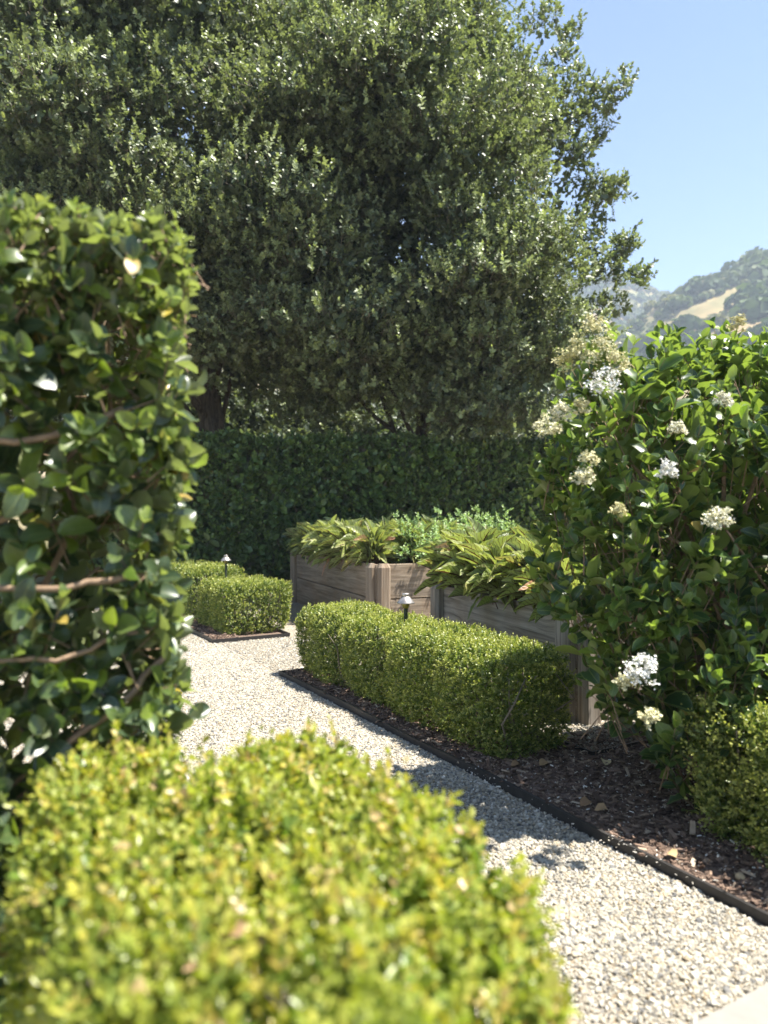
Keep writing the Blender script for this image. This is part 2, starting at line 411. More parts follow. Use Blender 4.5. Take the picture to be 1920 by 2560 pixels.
# ------------------------------------------------------------------ shells
def rbox(P, lo, hi, r):
    c = (lo + hi) / 2; h = (hi - lo) / 2 - r
    q = np.abs(P - c) - h
    return np.linalg.norm(np.maximum(q, 0), axis=1) + np.minimum(q.max(1), 0) - r

def shell(sd, lo, hi, n, depth, rs, zmin=.03, power=2.):
    """n points inside a surface, denser near it, with outward normals"""
    got = []; c = 0
    while c < n:
        P = rs.uniform(lo - .1, hi + .1, (60000, 3)); d = sd(P)
        k = (d < 0) & (d > -depth) & (P[:, 2] > zmin)
        P = P[k]; d = d[k]
        k = rs.random(len(P)) < (1 + d / depth) ** power
        P = P[k]; got.append(P); c += len(P)
    P = np.concatenate(got)[:n]; e = .01
    N = np.stack([sd(P + e * ax) - sd(P - e * ax) for ax in np.eye(3)], -1)
    return P, unit(N), sd(P)

def frame(P):      # garden coordinates (a, b, z) to the world
    return P[:, 0:1] * A2 + P[:, 1:2] * B2 + P[:, 2:3] * Z3

def box_hedge(name, label, a0, a1, b0, b1, h, nspr, ll, mat, seed, k=9, bulge=.05, cells=0, group=None, tw=.05, r=.13, rough_top=0., taper=0.):
    rs = np.random.default_rng(seed)
    lo = np.array([a0, b0, -.05]); hi = np.array([a1, b1, h])
    def sd(P):
        d = rbox(P, lo, hi, r) + bulge * noise(P, .9, seed) * .6 + .018 * noise(P, 5, seed + 1)
        if cells:   # the bushes grown into one row show as soft bulges
            ph = np.abs(np.sin((P[:, 0] - a0) / cells * math.pi + .35 * np.sin(seed))) ** .6
            d += bulge * (1 - ph) * (.35 + .65 * (P[:, 2] < h - .05)) * 1.5
        if taper: d += np.clip((taper - P[:, 0]) * .6, 0, .4) * (P[:, 1] > (b0 + b1) / 2)
        return d + .06 * np.clip((.16 - P[:, 2]) / .16, 0, 1)
    P, N, d = shell(sd, lo, hi, nspr, .10, rs)
    if taper:
        kp = noise(P, 3.2, seed + 9, 2) > -.62; P, N = P[kp], N[kp]
    P2, N2, d2 = shell(sd, lo, hi, nspr // 4, .28, rs, power=.5)
    root = empty(name, G((a0 + a1) / 2, (b0 + b1) / 2))
    tag(root, label, 'hedge', group)
    L = Leaves(); off = np.array(root.location)
    for (p, nn, kk, sc) in ((P, N, k, 1.), (P2, N2, 7, 1.25)):
        nw = nn[:, 0:1] * A2 + nn[:, 1:2] * B2 + nn[:, 2:3] * Z3
        T = unit(nw + .55 * Z3 + rs.normal(0, .42, nw.shape)); S = rs.normal(tw, tw * .25, len(p)).clip(tw * .4, tw * 1.8)
        if rough_top:
            long = rs.random(len(p)) < rough_top; S = np.where(long, S * 1.7, S)
        base = frame(p) - off - T * (S * .55)[:, None]
        q = sprigs(base, T, S, kk, ll * sc, ll * .56 * sc, .95, 'opp', 0, .3, rs)
        rr = np.repeat(rs.beta(1.6, 2.2, len(p)), kk) * .75 + .25 * rs.random(len(p) * kk)
        cl = np.repeat(noise(p, .9, seed + 5, 2), kk) * .14
        L.add(leaf2(.14), *q[:5], (rr + cl).clip(0, 1), q[5] * (.9 if sc == 1. else .2))
    if taper:
        P3, N3, d3 = shell(sd, np.array([a0, b0, h - .12]), hi, 150, .05, rs)
        T = unit(Z3 + rs.normal(0, .4, P3.shape)); S = rs.uniform(.03, .09, 150)
        q = sprigs(frame(P3) - off, T, S, 12, ll * 1.1, ll * .7, .9, 'opp', 0, .3, rs)
        L.add(leaf2(.14), *q[:5], .35 + .6 * rs.random(1800), q[5])
        shoot = stems(frame(P3) - off - T * .03, T, S + .03, .0012, .0008)
    L.build('foliage', mat, root)
    st = MB()
    for _ in range(int(14 * (a1 - a0) + 8)):
        x = np.array([rs.uniform(a0 + .1, a1 - .1), rs.uniform(b0 + .15, b1 - .15), 0.])
        pts = [x]
        for s in range(4):
            x = x + np.array([rs.normal(0, .05), rs.normal(0, .05), h * .2]); pts.append(x)
        st.tube(frame(np.array(pts)) - off, np.linspace(.009, .003, 5), 5)
    if taper: st.add(shoot[0], [shoot[1]])
    st.build('stems', M['greytwig'], root)
    return root

# the long box hedge, the pair left of it, the right one and the one under the lens
box_hedge('box_hedge', 'long clipped box hedge in mulch strip in front of the wooden raised beds', 2.84, 5.64, 2.33, 2.96, .595, 13000, .0175, M['box'], 11, cells=.62, tw=.05)
box_hedge('box_hedge', 'short rounded box hedge on far side of gravel gap, behind tall hedge edge', 7.60, 8.75, 2.36, 3.22, .60, 5200, .0185, M['box'], 12, cells=.6)
box_hedge('box_hedge', 'shaded far box hedge below the tall hedge, with dim path light in front', 8.8, 10.6, 2.30, 3.05, .70, 4200, .021, M['box'], 13, cells=.6)
box_hedge('box_hedge', 'bright green box hedge with loose leafy shoots at right edge, in brown mulch', .4, 1.93, 2.50, 3.2, .62, 7200, .019, M['box'], 14, k=10, tw=.08, cells=.7, rough_top=.35)
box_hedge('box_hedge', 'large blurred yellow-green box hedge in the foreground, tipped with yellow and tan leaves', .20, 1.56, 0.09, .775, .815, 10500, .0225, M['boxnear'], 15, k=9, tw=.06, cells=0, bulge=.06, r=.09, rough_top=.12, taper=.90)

# ------------------------------------------------------------------ tall privet hedges
def leafy(name, label, cat, sd, lo, hi, world, nspr, nin, ll, lw, k, S0, mat, twmat, seed, up=.7, depth=.18, big=True, stemr=.0022, gap=0., droop=.0, angle=.95, branch=0, group=None, root=None, spread=.4, inner_sc=1.5, top=0, gloss=0):
    rs = np.random.default_rng(seed)
    P, N, d = shell(sd, lo, hi, nspr, depth, rs)
    if top:
        keep = P[:, 2] < hi[2] - .07; P, N = P[keep], N[keep]
    if gap:
        keep = noise(P, 2.3, seed + 3, 2) > -1 + gap * 1.0
        P, N = P[keep], N[keep]
    P2, N2, d2 = shell(sd, lo, hi, nin, depth * 3.2, rs, power=.3)
    root = root or empty(name, world(np.array([[(lo[0] + hi[0]) / 2, (lo[1] + hi[1]) / 2, 0.]]))[0])
    tag(root, label, cat, group); off = np.array(root.location)
    L = Leaves(); sv = []; sf = []; n = 0
    e0 = world(np.array([[0, 0, 0.]]))[0]; ax = [world(np.array([v]))[0] - e0 for v in np.eye(3)]
    for p, nn, inner in ((P, N, 0), (P2, N2, 1)):
        nw = nn[:, 0:1] * ax[0] + nn[:, 1:2] * ax[1] + nn[:, 2:3] * ax[2]
        T = unit(nw * .75 + up * Z3 + rs.normal(0, spread, nw.shape)); S = rs.normal(S0, S0 * .25, len(p)).clip(S0 * .4, S0 * 1.7)
        base = world(p) - off - T * (S * .6)[:, None]
        q = sprigs(base, T, S, k, ll * (inner_sc if inner else 1), lw * (inner_sc if inner else 1), angle, 'opp', droop, .3, rs, t0=.25)
        rr = (np.repeat(rs.random(len(p)), k) * .4 + .6 * rs.random(len(p) * k)).clip(0, 1) ** (1.15 if big else 1.)
        rr = np.where(rs.random(len(rr)) < (.17 if top else .10), .7 + .3 * rs.random(len(rr)), rr)  # some leaves toned bright to stand for those catching the sun
        age = q[5] * np.repeat(rs.random(len(p)) ** .7, k) * (.25 if inner else 1.)
        if big:
            w = rs.integers(0, len(LIGV), len(rr))
            for v in range(len(LIGV)):
                s = w == v; L.add(LIGV[v], q[0][s], q[1][s], q[2][s], q[3][s], q[4][s], rr[s], age[s])
        else:
            L.add(leaf2(.13), *q[:5], rr, age)
        v_, f_ = stems(base - T * (S * .5)[:, None], T, S * 1.5, stemr * 1.5, stemr * .6)
        sv.append(v_); sf.append(f_ + n); n += len(v_)
    if top:
        P3, N3, d3 = shell(sd, np.array([lo[0], lo[1], hi[2] - .14]), hi, top, .07, rs); P3 = P3 + np.array([0., .045, .012])
        T = unit(Z3 + rs.normal(0, .45, P3.shape)); S = rs.normal(.06, .015, top).clip(.03, .1)
        q = sprigs(world(P3) - off - T * (S * .7)[:, None], T, S, 7, ll * .55, lw * .55, .95, 'opp', 0., .3, rs)
        L.add(LIGV[0], *q[:5], .3 + .68 * rs.random(top * 7), q[5])
        v_, f_ = stems(world(P3) - off - T * (S * 1.3)[:, None], T, S * 1.5, .0022, .0014); sv.append(v_); sf.append(f_ + n); n += len(v_)
    L.build('foliage', mat, root)
    mesh('twigs', np.concatenate(sv), np.concatenate(sf), twmat, root)
    if branch:
        st = MB()
        for _ in range(branch):
            x = rs.uniform(lo, hi); x[2] = rs.uniform(.0, hi[2] * .35); x[:2] = x[:2] * .72 + ((lo + hi) / 2)[:2] * .28
            tgt = np.array([rs.uniform(lo[0] + .05, hi[0] - .05), rs.uniform(lo[1] + .05, hi[1] - .05), rs.uniform(hi[2] * .4, hi[2] * .95)])
            pts = [x + (tgt - x) * t + rs.normal(0, .045, 3) for t in np.linspace(0, 1, 8)]
            pts = np.array(pts); pts = pts[sd(pts) < .01]
            if len(pts) < 3: continue
            r = rs.uniform(.005, .013)
            st.tube(world(pts) - off, np.linspace(r, r * .5, len(pts)), 6)
        if st.n: st.build('branches', M['twig'], root)
    return root

# left hedge, seen close: garden frame, face towards the camera at a = 1.66
lo_ = np.array([-.515, 1.73, 0.]); lu = np.array([.94, .342, 0.]); lv = np.array([-.342, .94, 0.])
def leftf(P): return lo_ + P[:, 0:1] * lv + P[:, 1:2] * lu + P[:, 2:3] * Z3
lo = np.array([0., -1.9, 0.]); hi = np.array([.86, 0., 2.045])
def sd_left(P, lo=lo, hi=hi):
    return rbox(P, lo, hi, .03) + .015 * noise(P, 1.1, 31) + .015 * noise(P, 4, 32)
left_hedge = leafy('tall_hedge', 'tall glossy privet hedge at left, clipped square, with brown branches showing in the face', 'hedge', sd_left, lo, hi, leftf, 2050, 1000, .071, .0445, 8, .10, M['ligleft'], M['twig'], 30,
      up=.35, depth=.12, gap=.62, branch=40, stemr=.002, angle=1.05, spread=.4, inner_sc=1.2, top=1700)
# bare branches lying in the face of that hedge
st = MB(); offl = np.array(left_hedge.location)
for pts, r in (([(1.74, .36, 1.60), (1.72, .20, 1.52), (1.70, .02, 1.50), (1.72, -.2, 1.43)], .010),
               ([(1.78, .20, 1.37), (1.71, .10, 1.33), (1.69, -.03, 1.28), (1.72, -.25, 1.20)], .009),
               ([(1.70, .42, 1.19), (1.68, .22, 1.17), (1.69, .0, 1.17), (1.72, -.2, 1.16)], .009),
               ([(1.70, .40, 1.06), (1.67, .24, 1.0), (1.68, .08, 1.01), (1.72, -.1, 1.10)], .007),
               ([(1.76, .46, .98), (1.69, .36, .88), (1.70, .22, .78), (1.74, .1, .70)], .009),
               ([(1.69, -.02, 1.28), (1.67, .0, 1.42), (1.68, .01, 1.55)], .009)):
    P = np.array(pts) - [1.67, .475, 0]; t = np.linspace(0, len(P) - 1, 14)
    Q = np.stack([np.interp(t, np.arange(len(P)), P[:, c]) for c in range(3)], -1) + R.normal(0, .004, (14, 3))
    st.tube(leftf(Q) - offl, np.linspace(r, r * .7, 14), 7)
st.build('bare_branches', M['twig'], left_hedge)

# back hedge: frame running from (-7,10.7) to (6.5,13.7)
bo = np.array([-3., 11.6, 0.]); bu = unit(np.array([6.5, 1.4, 0.])); bv = np.array([-bu[1], bu[0], 0.])
def backf(P): return bo + P[:, 0:1] * bu + P[:, 1:2] * bv + P[:, 2:3] * Z3
lo = np.array([-2.2, 0., 0.]); hi = np.array([9.0, .8, 2.68])
def sd_back(P, lo=lo, hi=hi):
    return rbox(P, lo, hi, .12) + .05 * noise(P, .5, 41) + .04 * noise(P, 2.2, 42)
leafy('tall_hedge', 'long shaded boundary hedge behind the raised beds, clipped level, under the oak trees', 'hedge', sd_back, lo, hi, backf, 11500, 5000, .080, .047, 8, .16, M['back'], M['greytwig'], 40,
      up=.55, depth=.16, big=False, gap=.10, stemr=.003, branch=60, inner_sc=2.2)

# flowering privet on the right, world frame
ELL = [((1.70, 3.45, 1.15), (.72, .55, 1.08)), ((2.6, 3.95, 1.15), (.95, .6, 1.12)), ((1.20, 3.32, 1.62), (.42, .4, .50)), ((1.13, 3.28, 1.15), (.38, .38, .5)),
       ((1.42, 3.2, .62), (.40, .38, .40)), ((1.78, 3.24, .38), (.52, .42, .42)), ((2.15, 3.6, 1.72), (.65, .5, .52)), ((1.14, 3.2, .72), (.22, .24, .22))]
def sd_priv(P):
    d = np.full(len(P), 9.)
    for c, r in ELL:
        r = np.array(r); q = np.linalg.norm((P - np.array(c)) / r, axis=1) - 1
        d = np.minimum(d, q * r.min())
    return d + .05 * noise(P, 1.2, 51) + .03 * noise(P, 3, 52)
ident = lambda P: P
plo = np.array([.5, 2.7, 0.]); phi = np.array([3.5, 4.4, 2.35])
privet = leafy('flowering_privet', 'tall glossy privet shrub at right with cream and white flower heads', 'shrub', sd_priv, plo, phi, ident, 1500, 800, .088, .048, 8, .19, M['lig'], M['twig'], 50,
      up=1.15, depth=.16, branch=14, stemr=.0022, angle=.78, gap=.25, inner_sc=1.3, spread=.33)
poff = np.array(privet.location)
tr = MB()
for k in range(7):
    x = np.array([1.75 + .22 * math.cos(k * 1.9), 3.42 + .12 * math.sin(k * 1.9), 0.])
    pts = [x + np.array([.35 * t * math.cos(k * 2.3), .2 * t * math.sin(k * 2.3), 1.7 * t]) + R.normal(0, .02, 3) for t in np.linspace(0, 1, 9)]
    tr.tube(np.array(pts) - poff, np.linspace(.02, .008, 9), 7)
tr.build('trunks', M['twig'], privet)

def panicle(name, c, size, tone, parent, dirv=(0, -.4, .8), n=170):
    """a branched flower head of many small four-petalled florets"""
    rs = np.random.default_rng(int(abs(c[0] * 997 + c[2] * 131)))
    d = unit(np.array(dirv, float)); st = MB()
    c = np.array(c) - poff
    u = unit(np.cross(d, Z3) + 1e-3); v = np.cross(d, u)
    Ps = []
    st.tube(np.array([c - d * size * .5, c, c + d * size * .8]), (.002, .0016, .0008), 4)
    for k in range(18):
        t = rs.uniform(0, 1); an = k * 2.4; rr = size * .72 * (1 - .55 * t)
        b = c + d * size * (t - .1); e = b + rr * (math.cos(an) * u + math.sin(an) * v) + d * rr * .45
        st.tube(np.array([b, (b + e) / 2 + d * .002, e]), (.0012, .001, .0006), 3)
        m = n // 18 + 1
        Ps.append(b + (e - b) * rs.uniform(.35, 1.1, (m, 1)) + rs.normal(0, size * .085, (m, 3)))
    Ps = np.concatenate(Ps)
    br = st.build('flower_stalk', M['greentwig'], parent)
    # florets: four pointed petals crossed, plus a tiny bud
    D = unit(rs.normal(0, .6, Ps.shape) + d); s = rs.uniform(.0028, .0056, len(Ps))
    L = Leaves(); tone_r = (tone + rs.normal(0, .12, len(Ps))).clip(0, 1)
    ref = unit(np.cross(D, rs.normal(0, 1, Ps.shape))); r2 = np.cross(D, ref)
    for e in (ref, r2, -ref, -r2):
        L.add(leaf2(.1), Ps, unit(e + .5 * D), D, s * 1.5, s * .9, tone_r, 0.)
    o = L.build(name, M['flower'], parent)
    br.parent = o
    return o

def at(u, v, y): return np.array([(u - 960) / 1775 * y, y, EYE + (1295 - v) / 1775 * y])
FL = [(1480, 850, 3.0, .075, .35), (1440, 900, 2.98, .065, .3), (1500, 910, 2.95, .085, .42), (1410, 925, 3.0, .06, .22), (1540, 930, 2.95, .06, .4), (1505, 990, 2.9, .085, .95),
      (1400, 1050, 2.93, .07, .6), (1365, 1090, 2.9, .085, .48), (1450, 1035, 2.9, .06, .38), (1470, 1160, 2.85, .06, .42), (1455, 1210, 2.83, .07, .5), (1665, 1195, 2.8, .065, .97),
      (1790, 1320, 2.78, .085, .6), (1805, 1015, 2.9, .055, .7), (1690, 1085, 2.85, .05, .6), (1545, 1290, 2.82, .05, .25), 
      (1600, 1700, 2.72, .095, .95), (1560, 1720, 2.74, .06, .4), (1620, 1810, 2.7, .065, .4), (1840, 830, 2.95, .06, .25)]
for (u, v, y, s, tone) in FL:
    panicle('flower_head', at(u, v, y), s * (1.25 if v < 1000 and u < 1560 else .95), min(1., tone + (.02 if v < 950 else .04)), privet, n=int(330 * s / .07))

# ------------------------------------------------------------------ oak trees
def oak(label, base, trunk_pts, trunk_r, clumps, nspr, seed, ll=.064, limbs=14, mat=None, shoots=True):
    rs = np.random.default_rng(seed)
    base = np.array(base, float); root = empty('oak_tree', base); tag(root, label, 'tree', 'oaks behind the boundary hedge')
    C = np.array([c[0] for c in clumps]); Rr = np.array([c[1] for c in clumps])
    w = Rr[:, 0] * Rr[:, 2]; idx = rs.choice(len(C), nspr, p=w / w.sum())
    d = unit(rs.normal(0, 1, (nspr, 3))); d[:, 2] = np.where(d[:, 2] < -.35, -d[:, 2] * .6, d[:, 2]); d = unit(d)
    rad = rs.uniform(.45, 1.05, nspr) ** .7
    P = C[idx] + d * Rr[idx] * rad[:, None] + rs.normal(0, .05, (nspr, 3))
    T = unit(d * .8 + .5 * Z3 + rs.normal(0, .45, d.shape)); S = rs.normal(.16, .05, nspr).clip(.07, .35)
    k = 11
    q = sprigs(P - base - T * (S * .5)[:, None], T, S, k, ll, ll * .62, 1.08, 'spiral', .05, .35, rs, t0=.1)
    rr = (np.repeat(rs.random(nspr), k) * .45 + .55 * rs.random(nspr * k) + np.repeat(noise(C, .35, seed, 1)[idx], k) * .2).clip(0, 1)
    L = Leaves(); L.add(leaf2(.10), *q[:5], rr, (0. if not shoots else 1.) * q[5] * np.repeat((rad > .7) * rs.random(nspr) ** .5, k))
    ni = nspr // 3; idx = rs.choice(len(C), ni, p=w / w.sum())       # large leaves inside the clumps, shade put into their darker tones
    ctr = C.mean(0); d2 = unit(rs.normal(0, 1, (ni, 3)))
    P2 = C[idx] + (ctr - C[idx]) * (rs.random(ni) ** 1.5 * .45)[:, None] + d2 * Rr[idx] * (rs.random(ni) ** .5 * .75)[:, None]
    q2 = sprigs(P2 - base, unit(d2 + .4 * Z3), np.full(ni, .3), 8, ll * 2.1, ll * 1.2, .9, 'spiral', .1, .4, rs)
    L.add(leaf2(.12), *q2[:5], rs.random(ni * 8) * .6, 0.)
    ns = nspr // 3 if shoots else 200; idx = rs.choice(len(C), ns, p=w / w.sum())       # new shoots outside the clumps, their pale tone also standing for sunlight
    d3 = unit(rs.normal(0, 1, (ns, 3)) + np.array([0, 0, .35]))
    P3 = C[idx] + d3 * Rr[idx] * rs.uniform(.95, 1.3, (ns, 1)); T3 = unit(d3 * .5 + .75 * Z3 + rs.normal(0, .35, d3.shape)); S3 = rs.normal(.21, .07, ns).clip(.09, .45)
    q3 = sprigs(P3 - base - T3 * (S3 * .6)[:, None], T3, S3, 16, ll * 1.12, ll * .72, 1.1, 'spiral', 0., .35, rs, t0=.05)
    L.add(leaf2(.10), *q3[:5], (.35 + .65 * rs.random(ns * 16)), (.45 + .55 * q3[5]) * np.repeat(rs.random(ns) ** .4, 16))
    L.build('crown', mat or M['oak'], root)
    v_, f_ = stems(P - base - T * S[:, None], T, S * 1.4, .004, .0012)
    tw = mesh('twigs', v_, f_, M['greytwig'], root)
    tk = MB(); tp = np.array(trunk_pts, float) - base
    t = np.linspace(0, len(tp) - 1, 16); Q = np.stack([np.interp(t, np.arange(len(tp)), tp[:, c]) for c in range(3)], -1)
    rd = np.interp(np.linspace(0, 1, 16), [0, .08, .3, 1], [trunk_r * 1.35, trunk_r * 1.05, trunk_r * .9, trunk_r * .45])
    tk.tube(Q, rd, 14); tk.build('trunk', M['oakbark'], root)
    lb = MB()
    for i in rs.choice(len(C), min(limbs, len(C)), replace=False):
        j = rs.integers(5, 15); s0 = Q[j]; e0 = C[i] - base; mid = (s0 + e0) / 2 + np.array([0, 0, .35]) + rs.normal(0, .25, 3)
        tt = np.linspace(0, 1, 10)[:, None]
        pts = (1 - tt) ** 2 * s0 + 2 * tt * (1 - tt) * mid + tt ** 2 * e0 + rs.normal(0, .03, (10, 3))
        r0 = min(rd[j] * .45, .055); lb.tube(pts, np.linspace(r0, .012, 10), 7)
    lb.build('limbs', M['oakbark'], root)
    return root

def crown_clumps(fn, n, rs, r=(.45, .95), squash=.7):
    out = []
    while len(out) < n:
        p = fn(rs)
        if p is None: continue
        s = rs.uniform(*r); out.append((p, (s * 1.15, s * 1.15, s * squash)))
    return out

def ell_fn(c, rad, inner=.62, zmin=-9, front=None):
    c = np.array(c, float); rad = np.array(rad, float)
    def f(rs):
        d = unit(rs.normal(0, 1, 3)); p = c + d * rad * rs.uniform(inner, 1.)
        if p[2] < zmin or (d[1] > .35 and rs.random() < .6): return None
        return p
    return f

rs = np.random.default_rng(101)
cl = crown_clumps(ell_fn((.55, 13.6, 7.2), (3.3, 3.2, 5.6), .60, 3.8), 250, rs, (.40, .85)) + crown_clumps(ell_fn((.9, 13.3, 5.0), (3.2, 2.4, 1.4), .3, 3.9), 60, rs, (.35, .7))
def edge_ok(c):
    p, r = c; y = p[1]; u = 960 + (p[0] + 1.0 * r[0]) / y * 1775; v = 1295 - (p[2] - EYE) / y * 1775
    return u < np.interp(v, [-400, 0, 150, 280, 420, 520, 700, 900], [1245, 1310, 1360, 1425, 1420, 1460, 1510, 1540])
cl += crown_clumps(ell_fn((2.4, 13.2, 3.7), (2.0, 1.6, 1.1), .2, 2.75), 42, rs, (.35, .65)) + crown_clumps(ell_fn((-1.2, 13.6, 4.0), (1.2, 1.2, .8), .2, 3.1), 14, rs, (.35, .6))
cl += [(at(1010, 560, 13.6), (.9, .9, .7)), (at(960, 500, 13.4), (.7, .7, .6)), (at(1060, 600, 13.8), (.8, .8, .6))]
cl = [c for c in cl if edge_ok(c)]
# shoots that break the outline against the sky
for (u, v, y, s) in ((1395, 60, 13, .40), (1440, 165, 13, .34), (1490, 220, 13, .34), (1530, 265, 13, .22), (1555, 215, 13, .16), (1470, 320, 13, .34), (1480, 400, 13, .34), (1500, 470, 13, .3), (1540, 480, 13, .17),
                     (1500, 540, 13, .33), (1485, 620, 13, .38), (1560, 640, 13, .24), (1590, 690, 13, .18), (1610, 690, 13, .12), (1530, 700, 13, .36), (1545, 770, 13, .36), (1500, 800, 13, .42), (1570, 600, 13, .16), (1440, 260, 13, .4), (1420, 380, 13, .5)):
    cl.append((at(u - (38 if v < 450 else 18), v, y), (s, s, s * .9)))
for (u, v) in ((1475, 300), (1492, 288), (1508, 280), (1524, 270), (1538, 252), (1550, 232), (1560, 212), (1566, 194), (1488, 500), (1505, 492), (1520, 486), (1535, 478), (1543, 462), (1552, 480), (1548, 640), (1562, 622), (1570, 604), (1580, 618),
               (1420, 95), (1432, 78), (1440, 62), (1590, 700), (1602, 694), (1612, 686), (1500, 345), (1510, 330)):
    cl.append((at(u, v, 13.), (.17, .17, .15)))
oak('broad oak with pale green twig tips, its crown edge against the blue sky', (.55, 15., 0.), [(.55, 15, -.2), (.42, 14.9, 1.2), (.75, 14.7, 2.6), (.85, 14.4, 4.2), (.6, 14., 6.5), (.6, 13.8, 8.5)], .17, cl, 29000, 61)
cl = crown_clumps(ell_fn((-4.2, 13.8, 7.6), (4.4, 4.2, 5.6), .62, 3.9), 270, rs, (.45, .95)) + crown_clumps(ell_fn((-3.4, 12.6, 5.2), (3.2, 2.0, 1.4), .35, 4.0), 45, rs, (.4, .8))
oak('leafy oak with a thick dark trunk rising behind the left end of the boundary hedge', (-3.35, 14.6, 0.), [(-3.35, 14.6, -.2), (-3.4, 14.6, 2.), (-3.6, 14.5, 4.), (-4., 14.2, 6.5), (-4.2, 13.9, 9.)], .30, cl, 29000, 62)
cl = crown_clumps(ell_fn((-9.6, 17., 8.2), (3.6, 3.4, 6.6), .6, 2.6), 160, rs, (.5, 1.0))
oak('darker oak set back at the far left, seen above the tall hedge', (-9.5, 17.3, 0.), [(-9.5, 17.3, -.2), (-9.4, 17.2, 3.), (-9.5, 17., 6.), (-9.6, 17., 9.5)], .28, cl, 14000, 63)
far_labels = ['small dim oak glimpsed through gaps behind the thick dark trunk', 'low dark oak glimpsed between the two main trunks', 'bushy low oak behind the right half of the boundary hedge',
              'dark low oak beyond the boundary hedge, near the flowering privet', 'dark bushy oak beyond the leaning trunk, largest of the low oaks behind']
for i, (x, y, w, h) in enumerate(((-5., 20., 3.2, 2.9), (-1.2, 21., 2.6, 2.7), (2.2, 21.5, 2.6, 2.6), (6.2, 20., 2.4, 2.2), (.6, 25., 4.4, 3.6))):
    cl = crown_clumps(ell_fn((x, y, h + .5), (w, 2., h), .4, .3), 70, rs, (.5, .95))
    oak(far_labels[i], (x, y, 0.), [(x, y, -.2), (x + .1, y, 1.5), (x, y, 3.), (x, y, 4.)], .16, cl, 5200, 70 + i, ll=.10, limbs=10, shoots=False)

# ------------------------------------------------------------------ raised beds
def board(name, p0, p1, z0, z1, thick, nrm, parent, off, mat, rnd):
    """a board from p0 to p1 with bevelled long edges; the outer face looks along nrm"""
    p0 = np.array(p0, float); p1 = np.array(p1, float); ln = np.linalg.norm(p1 - p0); t = (p1 - p0) / ln
    b = .006; prof = [(0, z0 + b), (0, z1 - b), (-b, z1), (-thick, z1), (-thick, z0), (-b, z0)]
    V = []; UV = []
    ns = 9; acc = np.cumsum([0] + [math.dist(prof[i], prof[(i + 1) % 6]) for i in range(6)])
    for s in range(ns):
        q = s / (ns - 1); wob = .003 * math.sin(q * 7 + rnd * 20)
        for i in range(6):
            n_, z = prof[i]
            V.append(p0 + t * ln * q + np.array([*nrm[:2], 0]) * (n_ + wob) + Z3 * (z + .002 * math.sin(q * 5 + rnd * 31)) - off)
            UV.append((ln * q, z if i in (0, 1) else acc[i]))
    F = [(s * 6 + i, s * 6 + (i + 1) % 6, (s + 1) * 6 + (i + 1) % 6, (s + 1) * 6 + i) for s in range(ns - 1) for i in range(6)]
    caps = [list(range(6))[::-1], [(ns - 1) * 6 + i for i in range(6)]]
    return mesh(name, V, [np.array(F), np.array(caps)], mat, parent, uv=np.array(UV), att={'rnd': np.full(len(V), rnd)}, smooth=False)

def post(c, t, n, w, d, h, parent, off, mat, rnd, name='post'):
    """upright post, outer vertical edges chamfered, top cut to a low hip"""
    ch = .028; prof = [(-w / 2, 0), (-w / 2, d - ch), (-w / 2 + ch, d), (w / 2 - ch, d), (w / 2, d - ch), (w / 2, 0)]
    V = []; UV = []
    for z, s in ((0., 1.), (h - .045, 1.), (h, .72)):
        for i, (x, y) in enumerate(prof):
            V.append(c + t * x * s + n * (y * (1 if s == 1 else .62)) + Z3 * z - off); UV.append((z, x + y + .1 * i))
    F = [(k * 6 + i, k * 6 + (i + 1) % 6, (k + 1) * 6 + (i + 1) % 6, (k + 1) * 6 + i) for k in range(2) for i in range(6)]
    return mesh(name, V, [np.array(F), np.array([[12 + i for i in range(6)]])], mat, parent, uv=np.array(UV), att={'rnd': np.full(len(V), rnd)}, smooth=False)

def raised_bed(label, near, far, depth, h, mats, seed):
    rs = np.random.default_rng(seed)
    near = np.array([*near, 0.]); far = np.array([*far, 0.])
    t = unit(near - far); nb = np.array([-t[1], t[0], 0.]);
    if nb[0] < 0: nb = -nb             # nb: towards the back of the bed
    root = empty('raised_bed', (near + far) / 2 + nb * depth / 2); off = np.array(root.location)
    tag(root, label, 'raised bed', 'weathered wooden raised beds')
    th = .045; j = h * .50
    corners = [(far, near, -nb), (near, near + nb * depth, t), (near + nb * depth, far + nb * depth, nb), (far + nb * depth, far, -t)]
    for k, (p, q, n) in enumerate(corners):
        tt = unit(q - p); inset = th if k % 2 else 0.
        for z0, z1 in ((.0, j - .005), (j + .005, h)):
            board('board', p + tt * (inset + .001 * k), q - tt * (inset + .001), z0, z1, th, n, root, off, mats[k % 2], rs.random())
        for e in (p + tt * .085, q - tt * .085):
            post(e, tt, n, .15, .075, h + .012, root, off, mats[1 - (k % 2) if False else k % 2], rs.random())
    cs = [far + t * th + nb * th, near - t * th + nb * th, near - t * th + nb * (depth - th), far + t * th + nb * (depth - th)]
    # soil: a lumpy sheet a little below the rim
    nx, ny = 40, 20; V = []
    for iy in range(ny):
        for ix in range(nx):
            q = cs[0] + (cs[1] - cs[0]) * ix / (nx - 1) + (cs[3] - cs[0]) * iy / (ny - 1)
            V.append(q - off + Z3 * (h - .07 + .015 * rs.normal()))
    F = [(a * nx + b, a * nx + b + 1, (a + 1) * nx + b + 1, (a + 1) * nx + b) for a in range(ny - 1) for b in range(nx - 1)]
    mesh('soil', V, np.array(F), M['soil'], root)
    return root, t, nb

